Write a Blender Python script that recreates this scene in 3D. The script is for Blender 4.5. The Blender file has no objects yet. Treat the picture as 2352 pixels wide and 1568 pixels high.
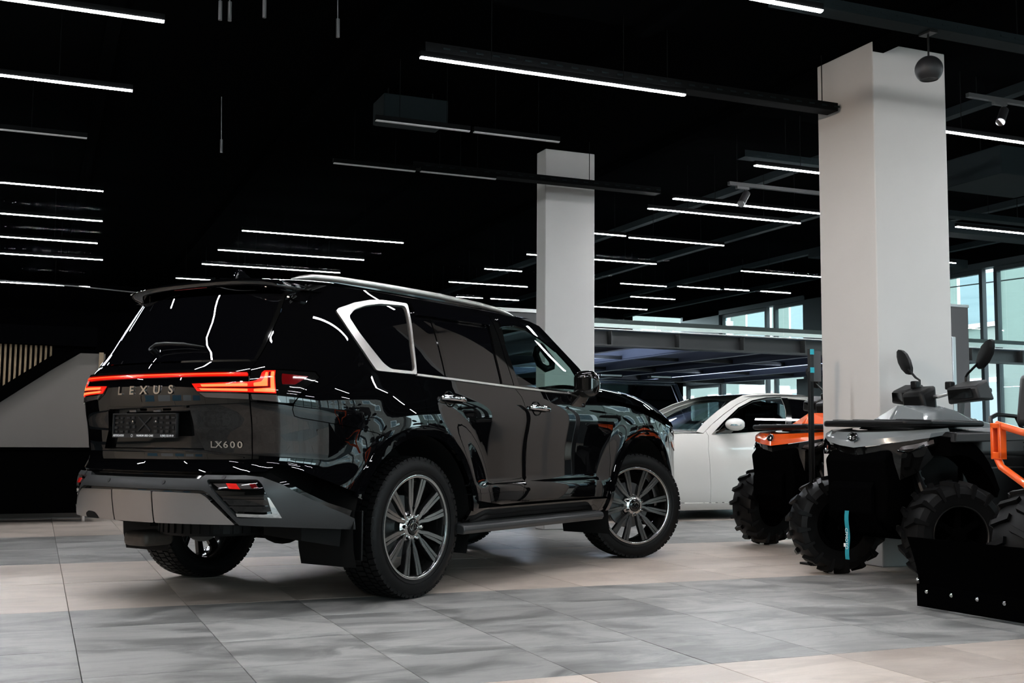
import bpy, bmesh, math, random
import numpy as np
from mathutils import Vector, Matrix
from mathutils.geometry import delaunay_2d_cdt
random.seed(7); rng = np.random.RandomState(7)
C = bpy.context.scene.collection
sc = bpy.context.scene
# ------------------------------------------------------------------ camera
cam_d = bpy.data.cameras.new('camera'); cam = bpy.data.objects.new('camera', cam_d); C.objects.link(cam)
cam_d.sensor_width = 36.0; cam_d.lens = 2600 / 2352 * 36; cam_d.clip_start = .05; cam_d.clip_end = 300
PITCH, ROLL, YAW, CAMH = math.radians(4.97), math.radians(.42), math.radians(22.7), .908
def cam_axes():
    cp, sp = math.cos(PITCH), math.sin(PITCH); cr, sr = math.cos(ROLL), math.sin(ROLL)
    r = Vector((1, 0, 0)); f = Vector((0, cp, sp)); u = Vector((0, -sp, cp))
    r2 = cr * r + sr * u; u2 = -sr * r + cr * u
    M = Matrix.Rotation(-YAW, 3, 'Z')
    return M @ r2, M @ u2, M @ f
_r, _u, _f = cam_axes()
cam.matrix_world = Matrix(((_r.x, _u.x, -_f.x, 0), (_r.y, _u.y, -_f.y, 0), (_r.z, _u.z, -_f.z, CAMH), (0, 0, 0, 1)))
sc.camera = cam
# ------------------------------------------------------------------ view, world
sc.view_settings.view_transform = 'Standard'; sc.view_settings.look = 'None'
sc.view_settings.gamma = 1; sc.view_settings.use_curve_mapping = False
sc.view_settings.exposure = 0.0
w = bpy.data.worlds.new('overcast_sky'); sc.world = w; w.use_nodes = True
bg = w.node_tree.nodes['Background']; bg.inputs[0].default_value = (.75, .90, .98, 1); bg.inputs[1].default_value = 9.5
LED = 150.0          # strength of the lit linear lamps
cy = sc.cycles
cy.use_denoising = True; cy.max_bounces = 7; cy.diffuse_bounces = 3; cy.glossy_bounces = 4; cy.transmission_bounces = 4
cy.transparent_max_bounces = 10; cy.caustics_reflective = False; cy.caustics_refractive = False
cy.sample_clamp_indirect = 4.0
def area(name, loc, size, size_y, power, color, direction, spread=180):
    d = bpy.data.lights.new(name, 'AREA'); d.shape = 'RECTANGLE'; d.size = size; d.size_y = size_y
    d.energy = power; d.color = color; d.spread = math.radians(spread)
    o = bpy.data.objects.new(name, d); C.objects.link(o); o.location = loc
    o.rotation_euler = Vector(direction).to_track_quat('-Z', 'Y').to_euler()
    return o
def spot(name, loc, target, power, color, angle=60, blend=.6, radius=.05):
    d = bpy.data.lights.new(name, 'SPOT'); d.energy = power; d.color = color; d.spot_size = math.radians(angle); d.spot_blend = blend
    d.shadow_soft_size = radius
    o = bpy.data.objects.new(name, d); C.objects.link(o); o.location = loc
    o.rotation_euler = (Vector(target) - Vector(loc)).to_track_quat('-Z', 'Y').to_euler()
    return o
# daylight through the glass front (portals guide the sky's light)
for nm, loc, sx, sy, dr in (('portal_south', (6.9, -8.8, 2.0), 15.0, 3.5, (0, 1, 0)), ('portal_east', (14.4, 4.0, 2.0), 3.6, 24, (-1, 0, 0)),
                            ('portal_north', (12.3, 23.8, 1.4), 1.9, 2.2, (0, -1, 0))):
    o = area(nm, loc, sx, sy, 1.0, (1, 1, 1), dr); o.data.cycles.is_portal = True
# unseen warm spots added on the left to tint the column and west wall
spot('warm_column_fill', (-2.6, 3.2, 3.3), (5.6, 7.0, 1.4), 700, (1.0, .78, .60), 40, .8, .12)
spot('warm_wall_fill', (-2.2, 7.6, 3.3), (-5.4, 8.2, 1.2), 260, (1.0, .80, .62), 90, .8, .1)
# strip lamps under the mezzanine, plus upward twins added to brighten the joists
for x in (8.0, 11.5):
    area('mezzanine_strip_light', (x, 17.0, 2.04), .12, 6.0, 90, (.72, .84, 1.0), (0, 0, -1)); area('joist_fill_uplight', (x, 17.0, 2.05), .12, 6.0, 45, (.66, .78, 1.0), (0, 0, 1))
# ------------------------------------------------------------------ materials
def mat(name, base=(.5, .5, .5), rough=.5, metal=0.0, spec=.5, coat=0.0, coat_rough=.03, emit=None, estr=0.0, ior=1.5, alpha=1.0, trans=0.0, noise=None, bump=0.0, bscale=60, sheen=0):
    m = bpy.data.materials.new(name); m.use_nodes = True; nt = m.node_tree; b = nt.nodes['Principled BSDF']
    b.inputs['Base Color'].default_value = (*base, 1); b.inputs['Roughness'].default_value = rough; b.inputs['Metallic'].default_value = metal
    b.inputs['Specular IOR Level'].default_value = spec; b.inputs['Coat Weight'].default_value = coat; b.inputs['Coat Roughness'].default_value = coat_rough
    b.inputs['IOR'].default_value = ior; b.inputs['Transmission Weight'].default_value = trans
    if emit: b.inputs['Emission Color'].default_value = (*emit, 1); b.inputs['Emission Strength'].default_value = estr
    if noise:
        sc_, amt = noise
        tc = nt.nodes.new('ShaderNodeTexCoord'); n = nt.nodes.new('ShaderNodeTexNoise'); n.inputs['Scale'].default_value = sc_; n.inputs['Detail'].default_value = 4
        mx = nt.nodes.new('ShaderNodeMix'); mx.data_type = 'RGBA'
        mx.inputs[6].default_value = (*[c * (1 - amt) for c in base], 1); mx.inputs[7].default_value = (*[min(1, c * (1 + amt)) for c in base], 1)
        nt.links.new(tc.outputs['Object'], n.inputs['Vector']); nt.links.new(n.outputs['Fac'], mx.inputs[0]); nt.links.new(mx.outputs[2], b.inputs['Base Color'])
    if bump:
        tc = nt.nodes.new('ShaderNodeTexCoord'); n = nt.nodes.new('ShaderNodeTexNoise'); n.inputs['Scale'].default_value = bscale; n.inputs['Detail'].default_value = 3
        bp = nt.nodes.new('ShaderNodeBump'); bp.inputs['Strength'].default_value = bump; bp.inputs['Distance'].default_value = .002
        nt.links.new(tc.outputs['Object'], n.inputs['Vector']); nt.links.new(n.outputs['Fac'], bp.inputs['Height']); nt.links.new(bp.outputs[0], b.inputs['Normal'])
    return m
def glass_mat(name, tint, ior=1.5, rough=0.0, add=1.0):
    """thin clear pane: sees straight through, reflects by Fresnel"""
    m = bpy.data.materials.new(name); m.use_nodes = True; nt = m.node_tree; nt.nodes.clear()
    o = nt.nodes.new('ShaderNodeOutputMaterial'); t = nt.nodes.new('ShaderNodeBsdfTransparent'); t.inputs[0].default_value = (*tint, 1)
    g = nt.nodes.new('ShaderNodeBsdfGlossy'); g.inputs['Roughness'].default_value = rough; g.inputs[0].default_value = (1, 1, 1, 1)
    f = nt.nodes.new('ShaderNodeFresnel'); f.inputs[0].default_value = ior
    mu = nt.nodes.new('ShaderNodeMath'); mu.operation = 'MULTIPLY'; mu.inputs[1].default_value = add
    x = nt.nodes.new('ShaderNodeMixShader')
    ge = nt.nodes.new('ShaderNodeNewGeometry'); mr = nt.nodes.new('ShaderNodeMapRange'); mr.inputs['To Min'].default_value = ior; mr.inputs['To Max'].default_value = 1 / ior
    nt.links.new(ge.outputs['Backfacing'], mr.inputs['Value']); nt.links.new(mr.outputs[0], f.inputs[0])
    nt.links.new(f.outputs[0], mu.inputs[0]); nt.links.new(mu.outputs[0], x.inputs[0]); nt.links.new(t.outputs[0], x.inputs[1]); nt.links.new(g.outputs[0], x.inputs[2]); nt.links.new(x.outputs[0], o.inputs[0])
    return m
def tile_mat(name, c1, c2, c3):
    m = bpy.data.materials.new(name); m.use_nodes = True; nt = m.node_tree; N = nt.nodes; Lk = nt.links.new
    b = N['Principled BSDF']; geo = N.new('ShaderNodeNewGeometry')
    off = N.new('ShaderNodeVectorMath'); off.operation = 'SUBTRACT'; off.inputs[1].default_value = (.195, 6.45, -5)
    dv = N.new('ShaderNodeVectorMath'); dv.operation = 'DIVIDE'; dv.inputs[1].default_value = (.6, .6, 50)
    fl = N.new('ShaderNodeVectorMath'); fl.operation = 'FLOOR'
    wn = N.new('ShaderNodeTexWhiteNoise'); wn.noise_dimensions = '3D'
    sc2 = N.new('ShaderNodeVectorMath'); sc2.operation = 'SCALE'; sc2.inputs['Scale'].default_value = 37.0
    ad = N.new('ShaderNodeVectorMath'); ad.operation = 'ADD'
    Lk(geo.outputs['Position'], off.inputs[0]); Lk(off.outputs[0], dv.inputs[0]); Lk(dv.outputs[0], fl.inputs[0]); Lk(fl.outputs[0], wn.inputs['Vector'])
    Lk(wn.outputs['Color'], sc2.inputs[0]); Lk(geo.outputs['Position'], ad.inputs[0]); Lk(sc2.outputs[0], ad.inputs[1])
    def noise(sx, sy, scale, det, rough=.6, dist=0.0):
        v = N.new('ShaderNodeVectorMath'); v.operation = 'MULTIPLY'; v.inputs[1].default_value = (sx, sy, 1); Lk(ad.outputs[0], v.inputs[0])
        n = N.new('ShaderNodeTexNoise'); n.inputs['Scale'].default_value = scale; n.inputs['Detail'].default_value = det; n.inputs['Roughness'].default_value = rough; n.inputs['Distortion'].default_value = dist
        Lk(v.outputs[0], n.inputs['Vector']); return n.outputs['Fac']
    big = noise(1.3, 2.3, 1.35, 9, .66, .9); streak = noise(1.5, 9, 2.0, 7, .68, .5); fine = noise(6, 16, 8, 4, .75, .4)
    def ramp(s, p0, p1, a, bb):
        r = N.new('ShaderNodeMapRange'); r.inputs['From Min'].default_value = p0; r.inputs['From Max'].default_value = p1; r.inputs['To Min'].default_value = a; r.inputs['To Max'].default_value = bb; Lk(s, r.inputs['Value']); return r.outputs[0]
    def mix(f, a, bb):
        x = N.new('ShaderNodeMix'); x.data_type = 'RGBA'; Lk(f, x.inputs[0])
        for s, k in ((a, 6), (bb, 7)):
            if isinstance(s, tuple): x.inputs[k].default_value = (*s, 1)
            else: Lk(s, x.inputs[k])
        return x.outputs[2]
    a = mix(ramp(big, .41, .56, 0, 1), c1, c2)
    a = mix(ramp(streak, .50, .66, 0, .75), a, c3)
    a = mix(ramp(fine, .58, .74, 0, .55), a, c1)
    hsv = N.new('ShaderNodeHueSaturation'); Lk(a, hsv.inputs['Color']); Lk(ramp(wn.outputs['Value'], 0, 1, .86, 1.10), hsv.inputs['Value'])
    Lk(hsv.outputs[0], b.inputs['Base Color'])
    Lk(ramp(big, .3, .7, .30, .46), b.inputs['Roughness']); b.inputs['Specular IOR Level'].default_value = .30
    bp = N.new('ShaderNodeBump'); bp.inputs['Strength'].default_value = .12; bp.inputs['Distance'].default_value = .002; Lk(streak, bp.inputs['Height']); Lk(bp.outputs[0], b.inputs['Normal'])
    return m
M = {}
M['tile_grey'] = tile_mat('grey_concrete_tile', (.165, .163, .157), (.35, .344, .33), (.25, .245, .235))
M['tile_beige'] = tile_mat('beige_concrete_tile', (.43, .36, .31), (.56, .48, .42), (.48, .41, .36))
M['grout'] = mat('grout', (.10, .095, .09), .9)
M['paint'] = mat('black_car_paint', (.0015, .0015, .0018), .30, 0, .0, 1.0, .0)
M['paint'].node_tree.nodes['Principled BSDF'].inputs['Coat IOR'].default_value = 1.6
M['gloss'] = mat('black_gloss_trim', (.003, .003, .003), .04, 0, .5)
M['privacy'] = mat('privacy_glass', (.0015, .0015, .002), .0, 0, .55, ior=1.52)
M['tint'] = glass_mat('tinted_glass', (.10, .12, .125))
M['clear'] = glass_mat('clear_car_glass', (.50, .66, .62))
M['windscreen'] = glass_mat('windscreen_glass', (.74, .86, .83))
M['matte'] = mat('grey_matte_cladding', (.020, .021, .022), .40, 0, .5, bump=.15, bscale=300)
M['rubber'] = mat('tyre_rubber', (.0022, .0022, .0024), .5, 0, .2, bump=.2, bscale=120)
M['under'] = mat('underbody_black', (.002, .002, .002), .8, 0, .2)
M['satin'] = mat('satin_silver', (.62, .60, .57), .34, 1.0)
M['skid'] = mat('brushed_skid_silver', (.40, .38, .37), .30, 1.0)
M['chrome'] = mat('chrome', (.82, .82, .82), .06, 1.0)
M['mach'] = mat('machined_alloy', (.70, .68, .66), .22, 1.0)
M['rimblack'] = mat('rim_black', (.006, .006, .006), .12, 0, .5)
M['steel'] = mat('dull_steel', (.25, .25, .25), .45, 1.0)
M['red_lit'] = mat('lit_red_lamp', (.04, .001, .001), .2, 0, .3, .4, emit=(1.0, .012, .004), estr=1.0)
M['red_hot'] = mat('lit_red_lamp_core', (.10, .01, .004), .2, 0, .3, .4, emit=(1.0, .15, .035), estr=1.15)
M['red_core'] = mat('lit_orange_lamp_core', (.10, .02, .008), .2, 0, .3, .4, emit=(1.0, .30, .085), estr=1.25)
M['red_off'] = mat('dark_red_lens', (.10, .002, .003), .08, 0, .5, 1.0)
M['red_fog'] = mat('glowing_red_reflector', (.55, .012, .010), .15, 0, .5, 1.0, emit=(1.0, .02, .01), estr=.18)  # slight emission makes this unlit reflector glow
M['lens'] = mat('smoked_lens', (.06, .05, .048), .12, 0, .5, 1.0)
M['amber'] = mat('amber_reflector', (.70, .13, .02), .15, 0, .5, 1.0)
M['letter'] = mat('chrome_letter', (.75, .70, .64), .18, 1.0)
M['white'] = mat('white_print', (.80, .80, .80), .5)
M['plastic'] = mat('black_plastic', (.0022, .0022, .0024), .42, 0, .22)
M['deep'] = mat('matte_black_steel', (.0012, .0012, .0013), .7, 0, .0)
M['darksteel'] = mat('dark_steel', (.05, .05, .05), .5, 1.0)
M['plastic2'] = mat('dark_grey_plastic', (.012, .012, .013), .50, 0, .4)
M['seat'] = mat('dark_leather', (.02, .02, .02), .5)
M['ivory'] = mat('pearl_white_paint', (.66, .635, .60), .25, 0, .5, 1.0, .02)
M['atvgrey'] = mat('nardo_grey_plastic', (.17, .185, .19), .22, 0, .5, .6)
M['orange'] = mat('orange_paint', (.86, .105, .012), .25, 0, .5, .8)
M['teal'] = mat('teal_strap', (.01, .24, .30), .6)
M['colpaint'] = mat('off_white_column_paint', (.60, .585, .57), .75, 0, .3, noise=(3, .03), bump=.1, bscale=200)
M['offpaint'] = mat('graphite_paint', (.05, .065, .085), .22, .5, .5, 1.0)
M['blackceil'] = mat('black_ceiling_paint', (.0016, .0018, .002), .95, 0, .0)
M['duct'] = mat('dark_duct', (.006, .0105, .012), .8, 0, .1)
M['blackwall'] = mat('black_wall_paint', (.0016, .0016, .002), .95, 0, .0)
M['beigewall'] = mat('beige_plaster', (.205, .185, .17), .8, 0, .3, noise=(2, .05))
M['wood'] = mat('oak_slat', (.42, .30, .19), .5, 0, .4, noise=(6, .15))
M['metalgrey'] = mat('painted_steel_beam', (.030, .032, .033), .5, 0, .5)
M['bluebeam'] = mat('blue_lit_steel', (.085, .10, .14), .5, 0, .5)  # blue tint puts the cold lamp light into joist and deck colour
M['stripwhite'] = mat('pale_fascia', (.80, .82, .81), .5)
M['led'] = mat('lit_led_diffuser', (.9, .9, .9), .4, emit=(.95, .97, 1.0), estr=LED)
M['led_dim'] = mat('unlit_diffuser', (.66, .66, .67), .5)
M['housing'] = mat('lamp_housing', (.002, .0024, .0026), .8, 0, .08)
M['frame'] = mat('dark_window_frame', (.035, .045, .05), .5)
M['pane'] = glass_mat('window_glass', (.90, .96, .95))
M['partition'] = glass_mat('frameless_antireflective_glass', (.93, .97, .96), add=.012)
M['facade'] = mat('pale_facade_render', (.15, .165, .15), .85, noise=(.8, .06))
M['facade2'] = mat('pink_facade_render', (.18, .15, .135), .85, noise=(.8, .06))
M['asphalt'] = mat('asphalt', (.12, .12, .12), .9, noise=(4, .2))
M['banner'] = mat('grey_banner_fabric', (.085, .085, .09), .8)
M['alu'] = mat('anodised_aluminium', (.5, .52, .53), .35, 1.0)
M['gold'] = mat('warm_panel', (.46, .40, .34), .7, noise=(1.5, .08))
M['poster'] = mat('pale_poster', (.62, .70, .76), .6)
M['posterblue'] = mat('blue_poster', (.12, .30, .45), .6)
M['tealmark'] = mat('teal_label', (.02, .42, .52), .5)
M['brown'] = mat('rusty_muffler', (.10, .085, .075), .55, .6, noise=(20, .3))
# ------------------------------------------------------------------ object helpers
def tag(o, label=None, cat=None, group=None, kind=None):
    if label: o['label'] = label
    if cat: o['category'] = cat
    if group: o['group'] = group
    if kind: o['kind'] = kind
    return o
def empty(name, loc=(0, 0, 0), rz=0.0, label=None, cat=None, group=None):
    o = bpy.data.objects.new(name, None); C.objects.link(o); o.location = loc; o.rotation_euler = (0, 0, rz); o.empty_display_size = .1
    return tag(o, label, cat, group)
def link(name, me, parent=None, loc=None):
    o = bpy.data.objects.new(name, me); C.objects.link(o)
    if parent is not None: o.parent = parent
    if loc is not None: o.location = loc
    return o
class G:
    def __init__(s): s.V = []; s.F = []; s.I = []; s.mi = 0
    def add(s, vs, fs):
        n = len(s.V); s.V += [tuple(v) for v in vs]; s.F += [tuple(i + n for i in f) for f in fs]; s.I += [s.mi] * len(fs); return s
    def box(s, c, d, rz=0.0, R=None):
        R = R or Matrix.Rotation(rz, 3, 'Z'); c = Vector(c); vs = [c + R @ Vector((x * d[0] / 2, y * d[1] / 2, z * d[2] / 2)) for x in (-1, 1) for y in (-1, 1) for z in (-1, 1)]
        return s.add(vs, [(0, 1, 3, 2), (4, 6, 7, 5), (0, 4, 5, 1), (2, 3, 7, 6), (0, 2, 6, 4), (1, 5, 7, 3)])
    def bar(s, a, b, w, h, up=(0, 0, 1)):
        a = Vector(a); b = Vector(b); d = (b - a); L = d.length; d.normalize(); x = d.cross(Vector(up)); x.normalize(); u = x.cross(d)
        R = Matrix((d, x, u)).transposed(); return s.box((a + b) / 2, (L, w, h), R=R)
    def hexa(s, p):   # 8 points: bottom 4 ccw then top 4 ccw
        return s.add(p, [(3, 2, 1, 0), (4, 5, 6, 7), (0, 1, 5, 4), (1, 2, 6, 5), (2, 3, 7, 6), (3, 0, 4, 7)])
    def tube(s, path, r, n=10, closed=False, cap=True):
        P = [Vector(p) for p in path]; m = len(P); rs = r if isinstance(r, (list, tuple)) else [r] * m
        rings = []; prev = None
        for i in range(m):
            if closed: d = P[(i + 1) % m] - P[i - 1]
            else: d = P[min(i + 1, m - 1)] - P[max(i - 1, 0)]
            d.normalize()
            if prev is None:
                x = d.orthogonal().normalized()
            else:
                x = (prev - d * prev.dot(d)); x = x.normalized() if x.length > 1e-6 else d.orthogonal().normalized()
            prev = x; y = d.cross(x)
            rings.append([P[i] + rs[i] * (math.cos(2 * math.pi * k / n) * x + math.sin(2 * math.pi * k / n) * y) for k in range(n)])
        return s.loft(rings, True, closed, cap)
    def loft(s, rings, closeu=True, closev=False, cap=True):
        m = len(rings); n = len(rings[0]); vs = [v for r in rings for v in r]; fs = []
        for i in range(m if closev else m - 1):
            for k in range(n if closeu else n - 1):
                a = i * n + k; b = i * n + (k + 1) % n; i2 = (i + 1) % m; fs.append((a, b, i2 * n + (k + 1) % n, i2 * n + k))
        if cap and not closev and closeu: fs += [tuple(reversed(range(n))), tuple((m - 1) * n + k for k in range(n))]
        return s.add(vs, fs)
    def cyl(s, a, b, r, r2=None, n=16): return s.tube([a, b], [r, r if r2 is None else r2], n)
    def prism(s, poly, f, a, b):      # poly 2d, f(u,v,w)->3d, extruded w from a to b
        n = len(poly); vs = [f(u, v, a) for u, v in poly] + [f(u, v, b) for u, v in poly]
        return s.add(vs, [tuple(reversed(range(n))), tuple(range(n, 2 * n))] + [(i, (i + 1) % n, n + (i + 1) % n, n + i) for i in range(n)])
    def ell(s, c, r, n=16, m=10, R=None):
        c = Vector(c); R = R or Matrix.Identity(3); rings = []
        for i in range(m + 1):
            a = -math.pi / 2 + math.pi * i / m; q = max(math.cos(a), 1e-3)
            rings.append([c + R @ Vector((r[0] * q * math.cos(2 * math.pi * k / n), r[1] * q * math.sin(2 * math.pi * k / n), r[2] * math.sin(a))) for k in range(n)])
        return s.loft(rings, True, False, True)
    def lathe(s, prof, n=48, f=None):   # prof list of (r, h); axis y by default
        f = f or (lambda r, h, a: (r * math.sin(a), h, r * math.cos(a)))
        rings = [[f(r, h, 2 * math.pi * k / n) for k in range(n)] for r, h in prof]
        return s.loft(rings, True, False, False)
    def mesh(s, name, mats, ang=32, smooth=True):
        me = bpy.data.meshes.new(name); me.from_pydata([tuple(v) for v in s.V], [], s.F); me.validate()
        for m in (mats if isinstance(mats, (list, tuple)) else [mats]): me.materials.append(m)
        if len(me.polygons) == len(s.I): me.polygons.foreach_set('material_index', s.I)
        bm = bmesh.new(); bm.from_mesh(me); bmesh.ops.recalc_face_normals(bm, faces=bm.faces); bm.to_mesh(me); bm.free()
        if smooth:
            me.polygons.foreach_set('use_smooth', [True] * len(me.polygons)); me.set_sharp_from_angle(angle=math.radians(ang))
        me.update(); return me
    def build(s, name, mats, parent=None, loc=None, ang=32, smooth=True, bevel=0.0, seg=2):
        o = link(name, s.mesh(name, mats, ang, smooth), parent, loc)
        if bevel:
            b = o.modifiers.new('bevel', 'BEVEL'); b.width = bevel; b.segments = seg; b.limit_method = 'ANGLE'; b.angle_limit = math.radians(35); b.harden_normals = False
        return o
def text_mesh(name, txt, size, depth, m, space=1.0, xscale=1.0, shear=0.0, bold=0.0):
    cu = bpy.data.curves.new(name, 'FONT'); cu.body = txt; cu.size = size; cu.extrude = depth; cu.align_x = 'CENTER'; cu.align_y = 'CENTER'; cu.space_character = space; cu.shear = shear; cu.offset = bold; cu.resolution_u = 3
    o = bpy.data.objects.new(name, cu); C.objects.link(o); bpy.context.view_layer.update()
    me = bpy.data.meshes.new_from_object(o.evaluated_get(bpy.context.evaluated_depsgraph_get())); bpy.data.objects.remove(o); bpy.data.curves.remove(cu)
    me.name = name
    for v in me.vertices: v.co.x *= xscale
    me.materials.clear(); me.materials.append(m); return me
def put_text(name, txt, size, depth, m, origin, right, up, parent=None, **k):
    me = text_mesh(name, txt, size, depth, m, **k); r = Vector(right).normalized(); u = Vector(up).normalized(); n = r.cross(u)
    T = Matrix(((r.x, u.x, n.x, origin[0]), (r.y, u.y, n.y, origin[1]), (r.z, u.z, n.z, origin[2]), (0, 0, 0, 1))); me.transform(T); me.update()
    return link(name, me, parent)
#--SURF
import numpy as np
class Spl:
    """natural-ish cubic (Catmull style, monotone limited) through points"""
    def __init__(s,x,y,mono=True):
        s.x=np.array(x,float);s.y=np.array(y,float)
        h=np.diff(s.x);d=np.diff(s.y)/h
        m=np.zeros(len(s.x));m[0]=d[0];m[-1]=d[-1]
        for i in range(1,len(d)):
            if mono and d[i-1]*d[i]<=0:m[i]=0
            elif mono:
                w1=2*h[i]+h[i-1];w2=h[i]+2*h[i-1];m[i]=(w1+w2)/(w1/d[i-1]+w2/d[i])
            else:m[i]=(d[i-1]*h[i]+d[i]*h[i-1])/(h[i-1]+h[i])
        s.m=m
    def __call__(s,v):
        v=np.clip(np.asarray(v,float),s.x[0],s.x[-1]);i=np.clip(np.searchsorted(s.x,v)-1,0,len(s.x)-2)
        h=s.x[i+1]-s.x[i];t=(v-s.x[i])/h
        return ((1+2*t)*(1-t)**2*s.y[i]+t*(1-t)**2*h*s.m[i]+t*t*(3-2*t)*s.y[i+1]+t*t*(t-1)*h*s.m[i+1])
class NSpl:
    """C2 natural cubic spline"""
    def __init__(s,x,y):
        x=np.array(x,float);y=np.array(y,float);n=len(x);h=np.diff(x)
        A=np.zeros((n,n));b=np.zeros(n);A[0,0]=A[-1,-1]=1
        for i in range(1,n-1):
            A[i,i-1]=h[i-1];A[i,i]=2*(h[i-1]+h[i]);A[i,i+1]=h[i]
            b[i]=6*((y[i+1]-y[i])/h[i]-(y[i]-y[i-1])/h[i-1])
        s.M=np.linalg.solve(A,b);s.x=x;s.y=y
    def __call__(s,v):
        x,y,M=s.x,s.y,s.M
        v=np.clip(np.asarray(v,float),x[0],x[-1]);i=np.clip(np.searchsorted(x,v)-1,0,len(x)-2)
        h=x[i+1]-x[i];a=(x[i+1]-v)/h;b=(v-x[i])/h
        return a*y[i]+b*y[i+1]+((a**3-a)*M[i]+(b**3-b)*M[i+1])*h*h/6
def sstep(a,b,x):
    t=np.clip((np.asarray(x,float)-a)/(b-a),0,1);return t*t*(3-2*t)
class CarSurf:
    def __init__(s,plan,W,DR,DF,wref,rear0,rear1,front0,front1,flare=None,taper=None):
        p=np.array(plan,float);d=np.r_[0,np.cumsum(np.hypot(*np.diff(p,axis=0).T))]
        s.tx=NSpl(d,p[:,0]);s.ty=NSpl(d,p[:,1]);s.T=d[-1]
        s.W=NSpl(*zip(*W));s.DR=NSpl(*zip(*DR));s.DF=NSpl(*zip(*DF));s.w=wref
        s.r=(rear0,rear1);s.f=(front0,front1);s.flare=flare;s.taper=taper
        tt=np.linspace(0,s.T,4000);s.tt=tt;s.xx=s.tx(tt)
    def P(s,t,z):
        t=np.asarray(t,float);z=np.asarray(z,float)
        X=s.tx(t);Y=s.ty(t)
        wr=sstep(*s.r,X);wf=sstep(*s.f,X)
        x=X+s.DR(z)*wr+s.DF(z)*wf
        y=Y*s.W(z)/s.w
        if s.taper: y=y-s.taper(X,z)*np.clip(Y/s.w,0,1)
        if s.flare: y=y+s.flare(X,z)*sstep(.6*s.w,.95*s.w,Y)
        return np.stack(np.broadcast_arrays(x,-y,z),-1)
    def N(s,t,z,e=2e-3):
        a=s.P(np.asarray(t)+e,z)-s.P(np.asarray(t)-e,z);b=s.P(t,np.asarray(z)+e)-s.P(t,np.asarray(z)-e)
        n=np.cross(a,b);n/=np.linalg.norm(n,axis=-1,keepdims=True)+1e-12
        return n
    def t_of_x(s,x,z):
        """side: t such that P.x==x (right half, increasing)"""
        g=s.P(s.tt,z)[:,0];return np.interp(x,g,s.tt)
def lex_flare(X,z):
    f=0
    for cx in(0.,2.85):
        r=np.hypot(X-cx,(np.asarray(z)-.40)*1.0)
        f=f+.030*sstep(.80,.56,r)*sstep(.2,.45,z)
    m=sstep(.45,.85,X)*sstep(2.34,2.12,X)
    f=f+m*(.022*sstep(.645,.60,z)*sstep(.40,.50,z))
    return f
def lex_taper(X,z):
    return sstep(1.25,1.7,z)*(.05*np.clip((X-.6)/1.5,0,2)**2+.0*X)
LEX=CarSurf(
 plan=[(-1.17,0),(-1.157,.25),(-1.115,.50),(-1.04,.69),(-.92,.825),(-.74,.915),(-.48,.965),(-.15,.983),(.4,.985),(1.2,.982),(2.0,.984),(2.8,.984),(3.25,.965),(3.6,.90),(3.82,.78),(3.94,.58),(4.0,.3),(4.015,0)],
 W=[(.25,.84),(.34,.88),(.42,.925),(.50,.95),(.60,.957),(.75,.960),(.90,.970),(1.02,.978),(1.10,.978),(1.16,.970),(1.22,.955),(1.29,.937),(1.40,.904),(1.55,.852),(1.65,.808),(1.72,.770),(1.80,.715)],
 DR=[(.25,.14),(.36,.03),(.46,-.03),(.56,-.05),(.66,-.05),(.71,-.02),(.76,.02),(.86,.03),(.96,.02),(1.08,.0),(1.19,0.),(1.26,.02),(1.31,.055),(1.37,.10),(1.48,.162),(1.60,.225),(1.72,.285),(1.80,.33)],
 DF=[(.25,-.2),(.36,-.08),(.5,0),(.75,0),(.9,-.02),(1.0,-.06),(1.1,-.16),(1.18,-.32),(1.3,-.7),(1.8,-1.)],
 wref=.985,rear0=.1,rear1=-1.05,front0=2.6,front1=3.95,flare=lex_flare,taper=lex_taper)
#--END
# ================================================================== SETTING
FX0, FX1, FY0, FY1, CEIL = -6.0, 14.6, -9.0, 24.0, 3.95
def project(p):
    d = Vector(p) - Vector((0, 0, CAMH)); z = d.dot(_f)
    return (1176 + 2600 * d.dot(_r) / z, 784 - 2600 * d.dot(_u) / z, z)
floor = G().box(((FX0 + FX1) / 2, (FY0 + FY1) / 2, -.062), (FX1 - FX0, FY1 - FY0, .10)).build('floor', M['grout']); tag(floor, kind='structure')
def tile_geo(g, x, y, d=.0):
    e = .0012; a, b = x + .0016, x + .6 - .0016; c, f = y + .0016, y + .6 - .0016
    g.add([(a, c, -.012), (b, c, -.012), (b, f, -.012), (a, f, -.012), (a, c, d - .0012), (b, c, d - .0012), (b, f, d - .0012), (a, f, d - .0012), (a + e, c + e, d), (b - e, c + e, d), (b - e, f - e, d), (a + e, f - e, d)],
          [(0, 1, 5, 4), (1, 2, 6, 5), (2, 3, 7, 6), (3, 0, 4, 7), (4, 5, 9, 8), (5, 6, 10, 9), (6, 7, 11, 10), (7, 4, 8, 11), (8, 9, 10, 11)])
cells = []
for i in range(-11, 25):
    for j in range(-26, 31):
        x, y = .195 + .6 * i, 6.45 + .6 * j
        if x < FX0 - .5 or x > FX1 or y < FY0 - .5 or y > FY1: continue
        grey = ((j + 4) // 4) % 2 == 0
        cx_, cy_ = x + .3, y + .3; vis = False
        if cy_ > 1.5:
            px, py, z = project((cx_, cy_, 0)); vis = z > 0 and -150 < px < 2500 and py < 1750
        cells.append((math.hypot(cx_, cy_) if vis else 1e3 + cy_, x, y, grey, vis))
cells.sort()
tm = {}
for k, key in ((True, 'tile_grey'), (False, 'tile_beige')):
    g = G(); tile_geo(g, 0, 0); tm[k] = g.mesh('tile', M[key], smooth=False)
rest = {True: G(), False: G()}
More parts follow.
